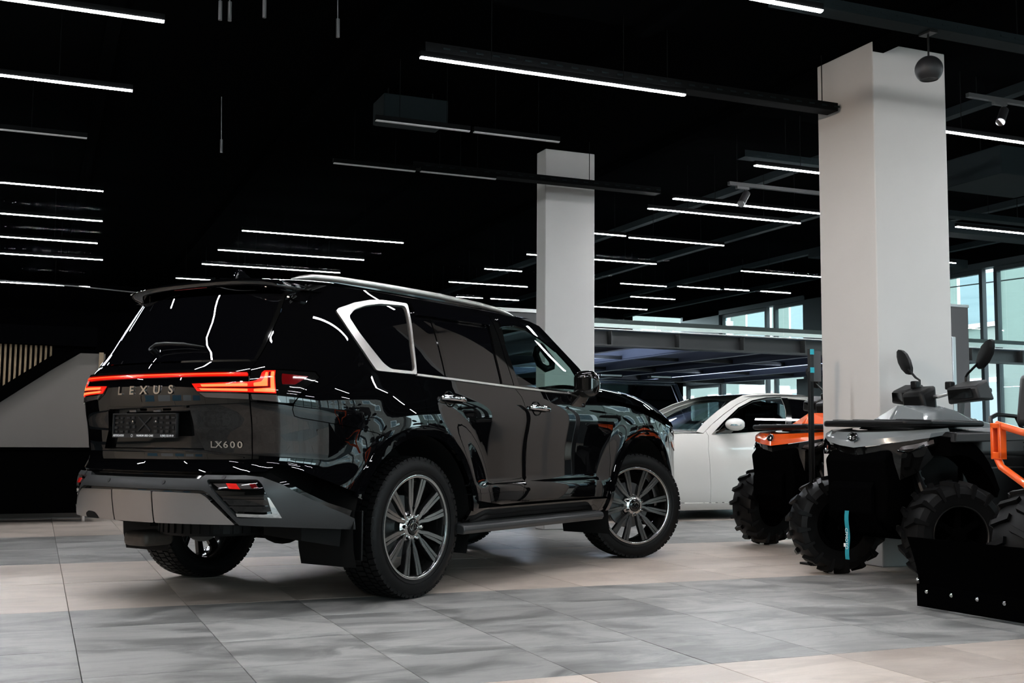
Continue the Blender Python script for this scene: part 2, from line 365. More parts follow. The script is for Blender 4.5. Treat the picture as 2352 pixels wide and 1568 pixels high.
for n, (d, x, y, grey, vis) in enumerate(cells):
    if n < 300 and vis:
        o = link('tile', tm[grey], floor, (x, y, rng.uniform(-.0006, .0006)))
    else: tile_geo(rest[grey], x, y)
for k, key in ((True, 'tile_grey'), (False, 'tile_beige')): tag(rest[k].build('tile_field', M[key], floor, smooth=False), kind='stuff')
def struct(name, g, m, parent=None, **k):
    o = g.build(name, m, parent, smooth=False, **k); tag(o, kind='structure'); return o
ceil = struct('ceiling', G().box(((FX0 + FX1) / 2, (FY0 + FY1) / 2, CEIL + .1), (FX1 - FX0 + .4, FY1 - FY0 + .4, .2)), M['blackceil'])
for x in np.arange(-5, 14.5, 1.8):       # downstand ribs under the ceiling; teal on the window side paints in daylight
    G().box((x, (FY0 + FY1) / 2, CEIL - .04), (.10, FY1 - FY0, .08)).build('ceiling_rib', M['duct'] if x > 7.2 else M['blackceil'], ceil, smooth=False)
T = .2
wn = G(); wn.box((2.7, FY1 + T / 2, CEIL / 2), (17.4, T, CEIL)); wn.box((12.3, FY1 + T / 2, 3.27), (1.8, T, 1.36)); wn.box((12.3, FY1 + T / 2, .15), (1.8, T, .3)); wn.box((13.9, FY1 + T / 2, 1.45), (1.4, T, 2.3))
struct('wall_north', wn, M['blackwall'])
ws = G(); ws.box((-3.3, FY0 - T / 2, CEIL / 2), (5.4, T, CEIL)); ws.box((7.0, FY0 - T / 2, .1), (15.2, T, .2)); ws.box((7.0, FY0 - T / 2, 3.86), (15.2, T, .18))
struct('wall_south', ws, M['blackwall'])
we = G(); we.box((FX1 + T / 2, 7.5, .45), (T, 33, .90)); we.box((FX1 + T / 2, 7.5, 3.90), (T, 33, .1)); we.box((FX1 + T / 2, 23.25, 3.1), (T, 1.7, 1.7)); we.box((FX1 + T / 2, 17.45, 2), (T, 3.5, 3.9)); we.box((FX1 + T / 2, -8.7, 2), (T, .6, 3.9))
struct('wall_east', we, M['frame'])
ww = struct('wall_west', G().box((FX0 - T / 2, 7.5, CEIL / 2), (T, 33.4, CEIL)), M['blackwall'])
for k in range(9):                          # warm wall panels behind the reception side
    G().box((FX0 + .02, -4 + 2.0 * k, 1.2), (.04, 1.985, 2.38)).build('panel', M['gold'], ww, bevel=.004)
baseb = struct('baseboard_west', G().box((FX0 + .05, 7.5, .05), (.02, 32, .10)), M['frame'])
nwin = 0
def window(c, size, axis):                  # a bay with frame bars and a pane
    global nwin; nwin += 1
    g = G(); u = (lambda a, z, q=0: (c[0] + a, c[1] + q, c[2] + z)) if axis == 'x' else (lambda a, z, q=0: (c[0] + q, c[1] + a, c[2] + z))
    W, H = size; t = .07
    def bx(a, z, wd, h): g.box(u(a, z), (wd, .09, h) if axis == 'x' else (.09, wd, h))
    bx(-W / 2 + t / 2, 0, t, H); bx(W / 2 - t / 2, 0, t, H); bx(0, H / 2 - t / 2, W - 2 * t, t); bx(0, -H / 2 + t / 2, W - 2 * t, t)
    o = struct('window_%d' % nwin, g, M['frame'])
    G().box(u(0, 0), (W - 2 * t, .012, H - 2 * t) if axis == 'x' else (.012, W - 2 * t, H - 2 * t)).build('pane', M['pane'], o, smooth=False)
    return o
for y0, y1 in ((-8.4, -5.5), (-5.45, -2.5), (-2.45, .5), (.55, 3.5), (3.55, 6.5), (6.55, 9.5), (9.55, 12.3), (12.35, 14.2), (14.45, 15.7), (19.25, 20.35), (20.6, 22.4)): window((FX1 + .1, (y0 + y1) / 2, 2.375), (y1 - y0, 2.94), 'y')
window((FX1 + .1, 23.2, 1.58), (1.5, 1.34), 'y')
for k in range(5): window((.92 + 3.02 * k, FY0 - .1, 1.985), (3.0, 3.55), 'x')
for x0, x1 in ((11.45, 13.2),): window(((x0 + x1) / 2, FY1 + .1, 1.45), (x1 - x0, 2.3), 'x')
# ---------------------------------------------------------------- columns
def column(x, y, wx, wy, label):
    o = G().box((0, 0, CEIL / 2), (wx, wy, CEIL - .001)).build('column', M['colpaint'], None, (x + wx / 2, y + wy / 2, 0), bevel=.008)
    return tag(o, label, 'column')
column(5.745, 6.68, .71, .66, 'broad off-white square column standing behind the grey quad bike')
column(4.80, 10.6, .575, .225, 'narrow off-white column beyond the windscreen of the black car')
# ---------------------------------------------------------------- mezzanine
MZ = 13.0
mz = empty('mezzanine', (5.9, MZ, 0), 0, 'steel-framed mezzanine floor over the white car with a pale edge strip', 'mezzanine')
def mzp(name, g, m, **k):
    for i, v in enumerate(g.V): g.V[i] = (v[0] - 5.9, v[1] - MZ, v[2])
    return g.build(name, m, mz, smooth=False, **k)
mzp('floor_deck', G().box((10.2, 16.85, 2.345), (8.6, 7.3, .03)), M['bluebeam'])
mzp('edge_strip', G().box((10.2, MZ - .01, 2.395), (8.6, .02, .05)), M['stripwhite'])
mzp('edge_coping', G().box((10.2, MZ + .05, 2.45), (8.6, .14, .055)), M['metalgrey'])
mzp('edge_flashing', G().box((10.2, MZ + .0, 2.347), (8.6, .05, .012)), M['stripwhite'])
mzp('edge_beam_web', G().box((10.2, MZ + .14, 2.24), (8.6, .014, .19)), M['metalgrey'])
mzp('bottom_flange', G().box((10.2, MZ + .11, 2.142), (8.6, .22, .016)), M['metalgrey'])
for k in range(8): mzp('stiffener', G().box((6.85 + 1.02 * k, MZ + .075, 2.242), (.012, .12, .182)), M['metalgrey'])
for k in range(8):
    x = 6.34 + 1.02 * k
    mzp('joist', G().box((x, 17.0, 2.245), (.012, 7.3, .17)).box((x, 17.0, 2.157), (.10, 7.3, .012)), M['bluebeam'])
for y in (15.6, 18.1): mzp('cross_tie', G().box((10.2, y, 2.20), (8.4, .05, .05)), M['metalgrey'])
mzp('rear_beam', G().box((10.2, 20.55, 2.24), (8.6, .16, .2)), M['metalgrey'])
mzp('landing_box', G().box((5.55, MZ + .3, 2.42), (.62, .6, .16)), M['metalgrey'])
mzp('landing_strip', G().box((5.45, MZ - .01, 2.53), (.7, .02, .045)), M['stripwhite'])
gp = empty('glass_partition', (0, MZ - .045, 0), 0, 'frameless glass partition of tall panes standing on the mezzanine edge', 'glass wall')
for a, b in ((6.47, 7.46), (7.48, 8.47), (8.49, 9.49), (9.51, 10.5), (10.52, 11.5), (11.52, 12.58), (12.60, 13.61), (13.63, 14.5)):
    G().box(((a + b) / 2, 0, (2.372 + CEIL) / 2), (b - a, .012, CEIL - 2.372)).build('pane', M['partition'], gp, smooth=False)
g2 = empty('glass_partition', (0, 10.86, 0), 0, 'frameless glass screen hung from the ceiling left of the narrow column', 'glass wall')
for a, b in ((-2.6, -.31), (-.29, 2.25), (2.27, 3.95), (3.97, 4.79)):
    G().box(((a + b) / 2, 0, (2.3 + CEIL) / 2), (b - a, .012, CEIL - 2.3)).build('pane', M['partition'], g2, smooth=False)
# ---------------------------------------------------------------- outside
og = struct('trim_1', G().box((5, 5, -.2), (160, 160, .1)), M['asphalt'])
def building(x, y0, y1, depth, h, label, m, axis='y', floors=4, step=3.0):
    o = empty('apartment_building', (x, y0, 0) if axis == 'y' else (y0, x, 0), 0, label, 'building')
    L = y1 - y0
    f = (lambda a, q, z: (q, a, z)) if axis == 'y' else (lambda a, q, z: (a, q, z))
    def bx(g, a, q, z, da, dq, dz): return g.box(f(a, q, z), (dq, da, dz) if axis == 'y' else (da, dq, dz))
    bx(G(), L / 2, depth / 2, h / 2 - .15, L, abs(depth), h).build('wall', m, o, smooth=False)
    s = -1 if depth > 0 else 1
    wf = bx(G(), 0, s * .03, 0, 1.5, .10, 1.6).mesh('window', M['white'], smooth=False)
    pn = bx(G(), 0, s * .07, 0, 1.25, .05, 1.35).mesh('pane', M['winblue'], smooth=False)
    for k in range(floors):
        for i in range(int(L / step)):
            p = f(step * (i + .6), 0, 1.9 + 3.0 * k); wdw = link('window', wf, o, p); link('pane', pn, wdw)
            if (i * 7 + k * 3) % 4 == 0:
                bx(G(), step * (i + .6) + 1.2, s * .2, 1.3 + 3 * k, .8, .35, .55).build('air_conditioner', M['stripwhite'], o, smooth=False)
    return o
M['winblue'] = mat('facade_window_pane', (.10, .13, .15), .08, 0, .6)
building(24.0, 4, 46, 8, 13.0, 'pale greenish apartment block seen through the upper right windows', M['facade'], floors=4, step=2.6)
building(27.0, -26, 1, 8, 7.0, 'low pinkish building across the street beyond the glass front', M['facade2'], floors=2, step=3.2)
building(-34.0, 8, 38, -8, 5.5, 'pale building across the street behind the viewer', M['facade'], axis='x', floors=1, step=3.0)
for k, (z0, z1, y1) in enumerate(((4.6, 5.3, 24), (4.9, 5.2, 27), (5.4, 5.6, 22), (5.8, 6.4, 26), (4.3, 4.5, 25))):
    g = G(); a = Vector((18.5, 8, z0)); b = Vector((19.5, y1 + 8, z1 + .8))
    g.tube([a.lerp(b, i / 8) - Vector((0, 0, .35 * math.sin(math.pi * i / 8))) for i in range(9)], .014, 5)
    tag(g.build('power_line', M['under']), 'thin dark overhead wire crossing the view of the street', 'cable', 'overhead wires outside')
# ---------------------------------------------------------------- lamps
LZ = 3.4
def lamp(x0, x1, y, label, lit=True, wd=.040, group=None, cable=True):
    L = x1 - x0
    o = empty('linear_lamp', (x0, y, LZ), 0, label, 'lamp', group)
    g = G(); n = 8; sec = [(-wd / 2 * math.cos(math.pi * k / n), -.010 * math.sin(math.pi * k / n)) for k in range(n + 1)]
    g.loft([[(xx, a, b + .026) for a, b in sec] for xx in (0.004, L - .004)], True, False, True)
    g.build('diffuser', M['led'] if lit else M['led_dim'], o, ang=50)
    G().box((L / 2, 0, .046), (L, wd * .9, .04)).build('housing', M['housing'], o, smooth=False)
    if cable:
        for xx in (.25 * L, .75 * L): G().cyl((xx, 0, .066), (xx, 0, CEIL - LZ - .001), .003, n=5).build('suspension_wire', M['housing'], o)
    return o
ld = lambda a: a
for a in [
 (2.24, 4.27, 6.97, 'long lit linear lamp hanging highest over the black car roof'),
 (-1.45, .62, 6.99, 'lit linear lamp running out of the top left corner'),
 (-1.45, .55, 8.52, 'lit linear lamp second from the top at the left edge'),
 (2.12, 4.15, 5.25, 'lit linear lamp ending against the top of the broad column'),
 (5.96, 8.0, 8.53, 'short-looking lit linear lamp upper left of the broad column'),
 (6.02, 8.06, 10.07, 'lit linear lamp below the track spotlight left of the broad column'),
 (6.50, 8.0, 6.95, 'lit linear lamp at the right edge beside the broad column')]: lamp(*a)
lamp(6.03, 8.04, 10.62, 'slim lit linear lamp just below the thick one left of the broad column', wd=.025)
lamp(-1.45, .30, 10.06, 'unlit grey linear lamp at the left edge below two lit ones', lit=False)
lamp(2.38, 3.18, 8.53, 'left unlit lamp of the upper unlit pair beside the narrow column', lit=False)
lamp(3.21, 3.99, 8.53, 'right unlit lamp of the upper unlit pair above the narrow column', lit=False)
lamp(2.41, 3.20, 10.04, 'left unlit lamp of the lower unlit pair over the car roof', lit=False)
lamp(3.24, 4.01, 10.02, 'right unlit lamp of the lower unlit pair over the car roof', lit=False)
FAR = [(-1.45, .54, 12.2, 'first of the thin lit lamps down the left edge'), (-1.45, .62, 13.92, 'second of the thin lit lamps down the left edge'), (-1.45, .64, 15.56, 'third of the thin lit lamps down the left edge'),
 (-1.45, .78, 17.0, 'fourth of the thin lit lamps down the left edge'), (-1.45, .74, 20.2, 'lowest of the thin lit lamps down the left edge'),
 (2.21, 4.26, 13.83, 'longest thin lit lamp above the car roof, topmost of its stack'), (2.15, 4.17, 15.4, 'second thin lit lamp of the stack above the car roof'), (2.12, 4.17, 16.77, 'third thin lit lamp of the stack above the car roof'),
 (1.94, 2.55, 18.45, 'short thin lit lamp just above the rear spoiler on the left'), (2.62, 4.17, 18.43, 'lowest thin lit lamp touching the car roof line'),
 (6.0, 7.37, 16.98, 'thin lit lamp left of the narrow column, the longer lower one'), (6.01, 6.61, 15.44, 'short thin lit lamp left of the narrow column, the upper one'), (6.0, 6.61, 12.19, 'short thin lit lamp touching the right side of the narrow column'),
 (6.69, 8.08, 12.26, 'thin lit lamp right of the narrow column, uppermost long one'), (6.05, 8.07, 13.97, 'thin lit lamp running out of the right side of the narrow column'), (9.52, 11.5, 14.0, 'thin lit lamp running behind the broad column above the windows'),
 (9.55, 10.37, 15.86, 'left piece of the broken row of thin lamps above the windows'), (10.42, 10.9, 15.80, 'middle piece of the broken row of thin lamps above the windows'), (11.1, 11.7, 15.75, 'right piece of the broken row of thin lamps above the windows'),
 (9.59, 10.74, 18.95, 'thin lit lamp just above the mezzanine edge beside the narrow column'), (8.55, 9.4, 15.95, 'short thin lit lamp between the columns in the middle row'), (9.5, 10.4, 17.35, 'short thin lit lamp between the columns low over the mezzanine'),
 (6.2, 6.6, 18.7, 'left dash of the lowest row of lamps beside the narrow column'), (6.75, 7.25, 18.7, 'middle dash of the lowest row of lamps beside the narrow column'), (7.4, 7.95, 18.7, 'right dash of the lowest row of lamps beside the narrow column'),
 (9.8, 11.8, 12.1, 'thin lit lamp beside the broad column on its left, at mid height'), (9.8, 11.8, 10.03, 'thin lit lamp right of the broad column behind the glass panes')]
for x0, x1, y, lb in FAR: lamp(x0, x1, y, lb, wd=.020 if y > 11 else .04, group='distant linear lamps')
# unseen lamps out of frame, several added to brighten the column and floor
for x0, x1, y in ((6.7, 8.7, 5.25), (-5.5, -3.5, 3.3), (-5.5, -3.5, 6.99), (-5.5, -3.5, 9.3), (-1.45, .6, 5.25), (-1.45, .6, 3.3), (2.15, 4.2, 3.3), (6.0, 8.0, 3.3), (2.15, 4.2, 1.4), (-1.45, .6, -.5), (2.15, 4.2, -.5), (6, 8, -2.5), (2.15, 4.2, -2.5), (9.8, 11.8, 5.2), (9.8, 11.8, 1.4)):
    lamp(x0, x1, y, 'unseen lit linear lamp added outside the picture', group='lamps outside the frame')
# ---------------------------------------------------------------- cable trays, tracks, ducts
def tray(x0, x1, y, z, label, wd=.13, m='housing'):
    o = empty('cable_tray', (x0, y, z), 0, label, 'cable tray'); L = x1 - x0
    g = G(); g.box((L / 2, 0, 0), (L, wd, .006)); g.box((L / 2, wd / 2, .03), (L, .004, .06)); g.box((L / 2, -wd / 2, .03), (L, .004, .06)); g.build('channel', M[m], o, smooth=False)
    h = G()
    for xx in np.arange(.15, L, .12): h.box((xx, -wd / 2 - .003, .03), (.05, .004, .012))
    tag(h.build('perforations', M['duct'], o, smooth=False), kind='stuff')
    for xx in np.arange(.5, L, 1.4): G().cyl((xx, 0, .003), (xx, 0, CEIL - z - .001), .004, n=5).build('hanger_rod', M['housing'], o)
    return o
tray(3.9, 8.6, 5.36, 3.475, 'dark perforated cable tray crossing the top of the broad column', m='duct')
tray(2.3, 5.7, 7.10, 3.50, 'dark cable tray above the long lit lamp')
tray(3.2, 5.9, 10.18, 3.48, 'thin dark cable tray crossing the narrow column')
tray(5.9, 8.3, 8.66, 3.52, 'dark cable tray above the lamps left of the broad column', m='duct')
tray(8.4, 12, 9.6, 3.42, 'dark cable tray high at the right edge', m='duct')
def track(x0, x1, y, z, spots, label):
    o = empty('lighting_track', (x0, y, z), 0, label, 'track light'); L = x1 - x0
    G().box((L / 2, 0, 0), (L, .04, .035)).build('rail', M['metalgrey'], o, smooth=False)
    for xx in (.1, L - .2): G().cyl((xx, 0, .017), (xx, 0, CEIL - z - .001), .004, n=5).build('hanger_rod', M['housing'], o)
    for sx in spots:
        h = G(); h.box((sx, 0, -.03), (.14, .035, .03)); h.cyl((sx + .03, 0, -.04), (sx + .03, 0, -.085), .008, n=8); hh = h.build('spot_adapter', M['metalgrey'], o)
        k = G(); a = Vector((sx + .05, 0, -.08)); b = Vector((sx - .06, -.06, -.21)); k.cyl(a, b, .036, n=20); k.build('spot_head', M['plastic2'], hh)
        q = G(); q.cyl(b.lerp(a, .06), b.lerp(a, -.02), .037, n=20); q.build('lens_ring', M['alu'], hh)
track(6.19, 8.2, 9.3, 3.44, (.16,), 'grey lighting track with one spotlight left of the broad column')
track(7.0, 9.5, 7.0, 3.78, (.35,), 'grey lighting track with one spotlight at the right edge')
hs = empty('ball_lamp', (0, 0, 0), 0, 'matte dark ball lamp hanging from the tray before the broad column', 'lamp')
hs.location = (5.06, 5.37, 3.235)
G().lathe([(.0005, .082)] + [(.085 * math.sin(a), .085 * math.cos(a)) for a in np.linspace(.25, 2.45, 18)] + [(.05, -.06), (.001, -.05)], 28, lambda r, h, a: (r * math.cos(a), r * math.sin(a), h)).build('shade', M['plastic2'], hs)
G().cyl((0, 0, .08), (0, 0, .23), .006, n=8).build('stem', M['plastic'], hs); G().box((0, 0, .232), (.06, .10, .016)).build('clamp', M['plastic'], hs)
def duct(x0, x1, y, z, sx, sy, label, axis='x'):
    o = G().box((0, 0, 0), (x1 - x0, sy, sx)).build('air_duct', M['duct'], None, ((x0 + x1) / 2, y, z), smooth=False, bevel=.01); tag(o, label, 'duct')
    for q in (-.35, .35): G().cyl((q * (x1 - x0), 0, sx / 2), (q * (x1 - x0), 0, CEIL - z - .001), .006, n=6).build('hanger_rod', M['housing'], o)
    return o
duct(9.2, 13.8, 10.9, 3.60, .14, .3, 'dark rectangular air duct under the ceiling at the right edge')
duct(8.4, 9.4, 8.4, 3.62, .28, .8, 'dark box-shaped fan unit under the ceiling at the right edge')
duct(9.6, 12.2, 12.4, 3.46, .12, .25, 'low dark duct above the right-hand glass panes')
duct(2.62, 3.2, 9.3, 3.75, .2, .35, 'small dark ceiling fan unit seen below the left end of the long lit lamp')
cb = G(); cb.tube([(-1.2 + .3 * i, 12.6, 2.52 - .01 * i - .006 * math.sin(i)) for i in range(10)], .006, 6); tag(cb.build('hanging_cable', M['steel']), 'thin grey cable slung across the dark left background', 'cable')
for i, (x, y) in enumerate(((.92, 6.87), (.975, 6.86), (1.65, 6.87), (1.41, 10.15), (1.16, 6.72))):
    g = G(); g.cyl((0, 0, .529), (.01, 0, .12), .004, n=5); g.cyl((.01, 0, .14), (.012, 0, .02), .012, n=8)
    tag(g.build('cable_end', M['steel'], None, (x, y, 3.42)), 'loose cable end hanging from the black ceiling', 'cable', 'loose cable ends')
# ---------------------------------------------------------------- stair and counter on the left
st = empty('staircase', (0, 13.9, 0), 0, 'staircase with a black stringer and pale vertical slats at the left edge', 'staircase')
S = 1.037
G().prism([(-1.6 * S, .0), (.68 * S, 0), (.68 * S, 1.80 * S), (.42 * S, 1.80 * S), (-1.6 * S, .45 * S)], lambda u, v, q: (u, q, v), 0, .10).build('side_panel', M['beigewall'], st, smooth=False)
G().prism([(-1.6, .40), (.36, 1.70 + .13), (.36 - .01, 1.98), (-1.6, .58)], lambda u, v, q: (u, q, v), -.12, -.005).build('stringer', M['deep'], st, smooth=False)
G().prism([(-1.6, 1.95), (.60, 1.93), (.60, 2.15), (-1.6, 2.15)], lambda u, v, q: (u, q, v), -.2, .3).build('soffit', M['blackwall'], st, smooth=False)
for k in range(22):
    x = .118 - .0525 * k; zb = .58 + (x + 1.6) * (1.98 - .58) / 1.95
    if zb < 1.93: G().cyl((x, -.04, zb - .05), (x, -.04, 1.945), .0125, n=8).build('slat', M['wood'], st)
G().box((.66, .06, .95), (.05, .18, 1.86)).build('post', M['wood'], st, smooth=False)
ct = empty('counter', (-.6, 13.1, 0), 0, 'long black counter on chrome legs at the left edge', 'counter')
G().box((0, .2, .43), (2.56, .5, .66)).build('body', M['deep'], ct, bevel=.006); G().box((0, .2, .775), (2.62, .56, .03)).build('top', M['deep'], ct, bevel=.004)
for x in (-1.1, 0, 1.1): G().cyl((x, 0.02, 0), (x, .02, .1), .018, n=14).build('leg', M['chrome'], ct); G().cyl((x, .38, 0), (x, .38, .1), .018, n=14).build('leg', M['chrome'], ct)
# posters on the reception wall, mirrored by the tailgate
for k in range(5):
    tag(G().box((FX0 + .05, 5.6 + .62 * k, 1.0), (.01, .5, .7)).build('poster', M['poster' if k % 2 else 'posterblue'], None, smooth=False), 'framed plain poster on the warm reception wall', 'poster', 'posters outside the frame')
# ---------------------------------------------------------------- banner, pole, sign stand
bn = empty('roll_up_banner', (8.46, 8.96, 0), 0, 'grey roll-up banner standing right of the broad column', 'banner')
G().box((0, 0, 1.19), (.84, .006, 2.24)).build('fabric', M['banner'], bn); G().box((0, 0, .04), (.85, .16, .08)).build('base', M['alu'], bn, bevel=.01); G().box((0, 0, 2.325), (.86, .02, .03)).build('top_rail', M['alu'], bn, bevel=.004)
pl = empty('steel_pole', (7.25, 7.50, 0), 0, 'slim silver pole standing in front of the grey banner', 'pole')
G().box((0, 0, .92), (.042, .042, 1.80)).build('shaft', M['alu'], pl, bevel=.005); G().box((0, 0, .01), (.14, .14, .02)).build('foot', M['plastic'], pl, bevel=.004)
ss = empty('sign_stand', (5.36, 6.985, 0), 0, 'black sign stand with teal marks between the two quad bikes', 'stand')
G().box((0, 0, .72), (.034, .03, 1.44)).build('pole', M['plastic'], ss, bevel=.003); G().box((0, .02, .008), (.10, .16, .016)).build('foot', M['plastic'], ss, bevel=.004)
sp = G().box((0, -.004, 1.485), (.032, .035, .25)).build('panel_edge', M['plastic2'], ss, bevel=.003); G().box((.052, .01, 1.48), (.10, .012, .23)).build('panel', M['banner'], ss)
for z in (1.585, 1.448): G().box((0, -.023, z), (.034, .004, .04)).build('teal_mark', M['tealmark'], sp)
# ================================================================== PANELS CUT FROM A SMOOTH BODY SURFACE
def pip(poly, pts):
    x, y = pts[:, 0], pts[:, 1]; c = np.zeros(len(pts), bool); n = len(poly)
    for i in range(n):
        x1, y1 = poly[i]; x2, y2 = poly[(i + 1) % n]
        m = (y1 > y) != (y2 > y)
        with np.errstate(divide='ignore', invalid='ignore'): c ^= m & (x < (x2 - x1) * (y - y1) / (y2 - y1 + 1e-15) + x1)
    return c
def pdist(poly, pts):
    d = np.full(len(pts), 1e9); n = len(poly); P = np.array(poly)
    for i in range(n):
        a = P[i]; b = P[(i + 1) % n]; ab = b - a; t = np.clip(((pts - a) @ ab) / (ab @ ab + 1e-15), 0, 1)
        d = np.minimum(d, np.hypot(*(pts - a - t[:, None] * ab).T))
    return d
def dens(poly, h):
    out = []; n = len(poly)
    for i in range(n):
        a = np.array(poly[i], float); b = np.array(poly[(i + 1) % n], float); k = max(1, int(math.ceil(np.hypot(*(b - a)) / h)))
        out += [tuple(a + (b - a) * j / k) for j in range(k)]
    return out
def rnd(poly, r=.02, n=4):              # rounded corners
    out = []; m = len(poly)
    for i in range(m):
        p = np.array(poly[i], float); a = np.array(poly[i - 1], float); b = np.array(poly[(i + 1) % m], float)
        la, lb = np.hypot(*(a - p)), np.hypot(*(b - p)); q = min(r, la * .45, lb * .45)
        s = p + (a - p) / la * q; e = p + (b - p) / lb * q
        for k in range(n + 1):
            t = k / n; out.append(tuple((1 - t) ** 2 * s + 2 * t * (1 - t) * p + t * t * e))
    return out
def area2(poly): P = np.array(poly); return .5 * np.sum(P[:, 0] * np.roll(P[:, 1], -1) - np.roll(P[:, 0], -1) * P[:, 1])
def inset(poly, g):
    if g == 0: return poly
    P = np.array(poly); s = 1 if area2(poly) > 0 else -1; e = np.roll(P, -1, 0) - P; e /= np.linalg.norm(e, axis=1, keepdims=True) + 1e-12
    nn = np.stack([-e[:, 1], e[:, 0]], -1) * s; v = nn + np.roll(nn, 1, 0); v /= np.maximum(np.linalg.norm(v, axis=1, keepdims=True), .35)
    return [tuple(q) for q in P + v * g]
def SP(S, t, z):
    t = np.asarray(t, float); sg = np.where((t < 0) | (t > S.T), -1., 1.); tt = np.where(t < 0, -t, np.where(t > S.T, 2 * S.T - t, t))
    P = S.P(tt, z); N = S.N(tt, z); P[..., 1] *= sg; N[..., 1] *= sg
    return P, N
def pan(name, outline, m, parent, side=1, h=.045, off=0.0, flange=.014, holes=(), gap=.0022, S=LEX, eh=None):
    eh = eh or min(h, .03)
    polys = [dens(inset(list(outline), gap), eh)] + [dens(inset(list(q), -gap), eh) for q in holes]
    V = []; E = []
    for p in polys:
        n0 = len(V); V += p; E += [(n0 + i, n0 + (i + 1) % len(p)) for i in range(len(p))]
    P0 = np.array(polys[0]); lo, hi = P0.min(0), P0.max(0)
    gx = np.arange(lo[0], hi[0] + h, h); gz = np.arange(lo[1], hi[1] + h, h * .866)
    pts = np.array([(x + (h / 2 if j % 2 else 0), z) for j, z in enumerate(gz) for x in gx])
    if len(pts):
        k = pip(polys[0], pts) & (pdist(polys[0], pts) > .5 * h)
        for q in polys[1:]: k &= ~pip(q, pts) & (pdist(q, pts) > .5 * h)
        V = V + [tuple(q) for q in pts[k]]
    r = delaunay_2d_cdt([Vector(v) for v in V], E, [], 0, 1e-7)
    vs = np.array([tuple(v) for v in r[0]]); fs = [tuple(f) for f in r[2]]
    cen = np.array([vs[list(f)].mean(0) for f in fs]); k = pip(polys[0], cen)
    for q in polys[1:]: k &= ~pip(q, cen)
    fs = [f for f, kk in zip(fs, k) if kk]
    P, N = SP(S, vs[:, 0], vs[:, 1]); P = P + N * off
    fl = [f if np.cross(P[f[1]] - P[f[0]], P[f[2]] - P[f[0]]) @ N[f[0]] > 0 else f[::-1] for f in fs]
    from collections import Counter
    cnt = Counter(); dirn = {}
    for f in fl:
        for i in range(3):
            a, b = f[i], f[(i + 1) % 3]; cnt[frozenset((a, b))] += 1; dirn[frozenset((a, b))] = (a, b)
    bd = [dirn[e] for e, c in cnt.items() if c == 1]
    VV = [tuple(p) for p in P]; faces = list(fl); nrm = [[tuple(N[i]) for i in f] for f in fl]
    mp = {}
    if flange:
        for a, b in bd:
            for q in (a, b):
                if q not in mp:
                    mp[q] = (len(VV), len(VV) + 1); VV.append(tuple(P[q])); VV.append(tuple(P[q] - N[q] * flange))
            f = (mp[b][0], mp[a][0], mp[a][1], mp[b][1]); e1 = np.array(VV[f[1]]) - np.array(VV[f[0]]); e2 = np.array(VV[f[3]]) - np.array(VV[f[0]])
            nn = np.cross(e1, e2); nn = nn / (np.linalg.norm(nn) + 1e-12); faces.append(f); nrm.append([tuple(nn)] * 4)
    if side < 0:
        VV = [(x, -y, z) for x, y, z in VV]; faces = [f[::-1] for f in faces]; nrm = [[(a, -b, c) for a, b, c in q][::-1] for q in nrm]
    me = bpy.data.meshes.new(name); me.from_pydata(VV, [], faces); me.materials.append(m)
    me.polygons.foreach_set('use_smooth', [True] * len(me.polygons)); me.update()
    me.normals_split_custom_set([n for q in nrm for n in q])
    return link(name, me, parent)
def both(name, outline, m, parent, **k):
    return [pan(name, outline, m, parent, side=s, **k) for s in (1, -1)]
def arc(cx, cz, r, a0, a1, n=18, S=LEX):       # arc in side view (degrees from +x), as (t,z)
    out = []
    for i in range(n + 1):
        a = math.radians(a0 + (a1 - a0) * i / n); x, z = cx + r * math.cos(a), cz + r * math.sin(a); out.append((float(S.t_of_x(x, z)), z))
    return out
# ================================================================== THE BLACK SUV
suv = empty('suv', (1.505, 7.085, 0), .5908, 'big glossy black SUV seen from behind with its red tail lights lit', 'car')
tx = lambda x, z: float(LEX.t_of_x(x, z))
RA = .535
TGE = [(.703, .735), (.700, .86), (.700, 1.00), (.700, 1.26), (.712, 1.31), (.722, 1.372), (.745, 1.50), (.766, 1.592), (.785, 1.70)]
BSEAM = [(.916, 1.058), (.923, 1.024), (.955, 1.014), (1.077, .997), (1.269, .970), (1.441, .941), (tx(-.29, .90), .91), (tx(-.30, .842), .842)]
RDR = [(1.99, 1.768), (1.974, 1.72), (1.887, 1.495), (1.846, 1.282), (1.865, 1.221), (1.88, 1.158), (1.876, 1.05), (1.884, .968), (tx(.05, .933), .933)]
BS = [(2.852, 1.768), (2.850, 1.706), (2.841, 1.63), (2.845, 1.447), (2.874, 1.257), (2.945, 1.194), (2.973, 1.125), (2.994, .996), (3.005, .773), (2.998, .644), (2.953, .586), (2.948, .500)]
FDF = [(3.975, 1.189), (4.051, 1.149), (4.085, 1.049), (4.130, .927), (4.138, .761), (4.112, .623), (4.069, .497)]
QO = [(1.136, 1.615), (1.16, 1.632), (1.326, 1.676), (1.53, 1.706), (1.699, 1.718), (1.954, 1.721), (1.887, 1.495), (1.842, 1.284), (1.657, 1.285), (1.482, 1.288), (1.449, 1.319), (1.217, 1.535)]
QI = [(1.257, 1.594), (1.314, 1.634), (1.454, 1.667), (1.643, 1.692), (1.925, 1.704), (1.858, 1.467), (1.835, 1.325), (1.81, 1.301), (1.609, 1.303), (1.543, 1.334), (1.335, 1.502), (1.259, 1.576)]
RDG = [(1.957, 1.700), (2.40, 1.698), (2.795, 1.69), (2.752, 1.56), (2.739, 1.475), (2.734, 1.270), (1.849, 1.295), (1.89, 1.49)]
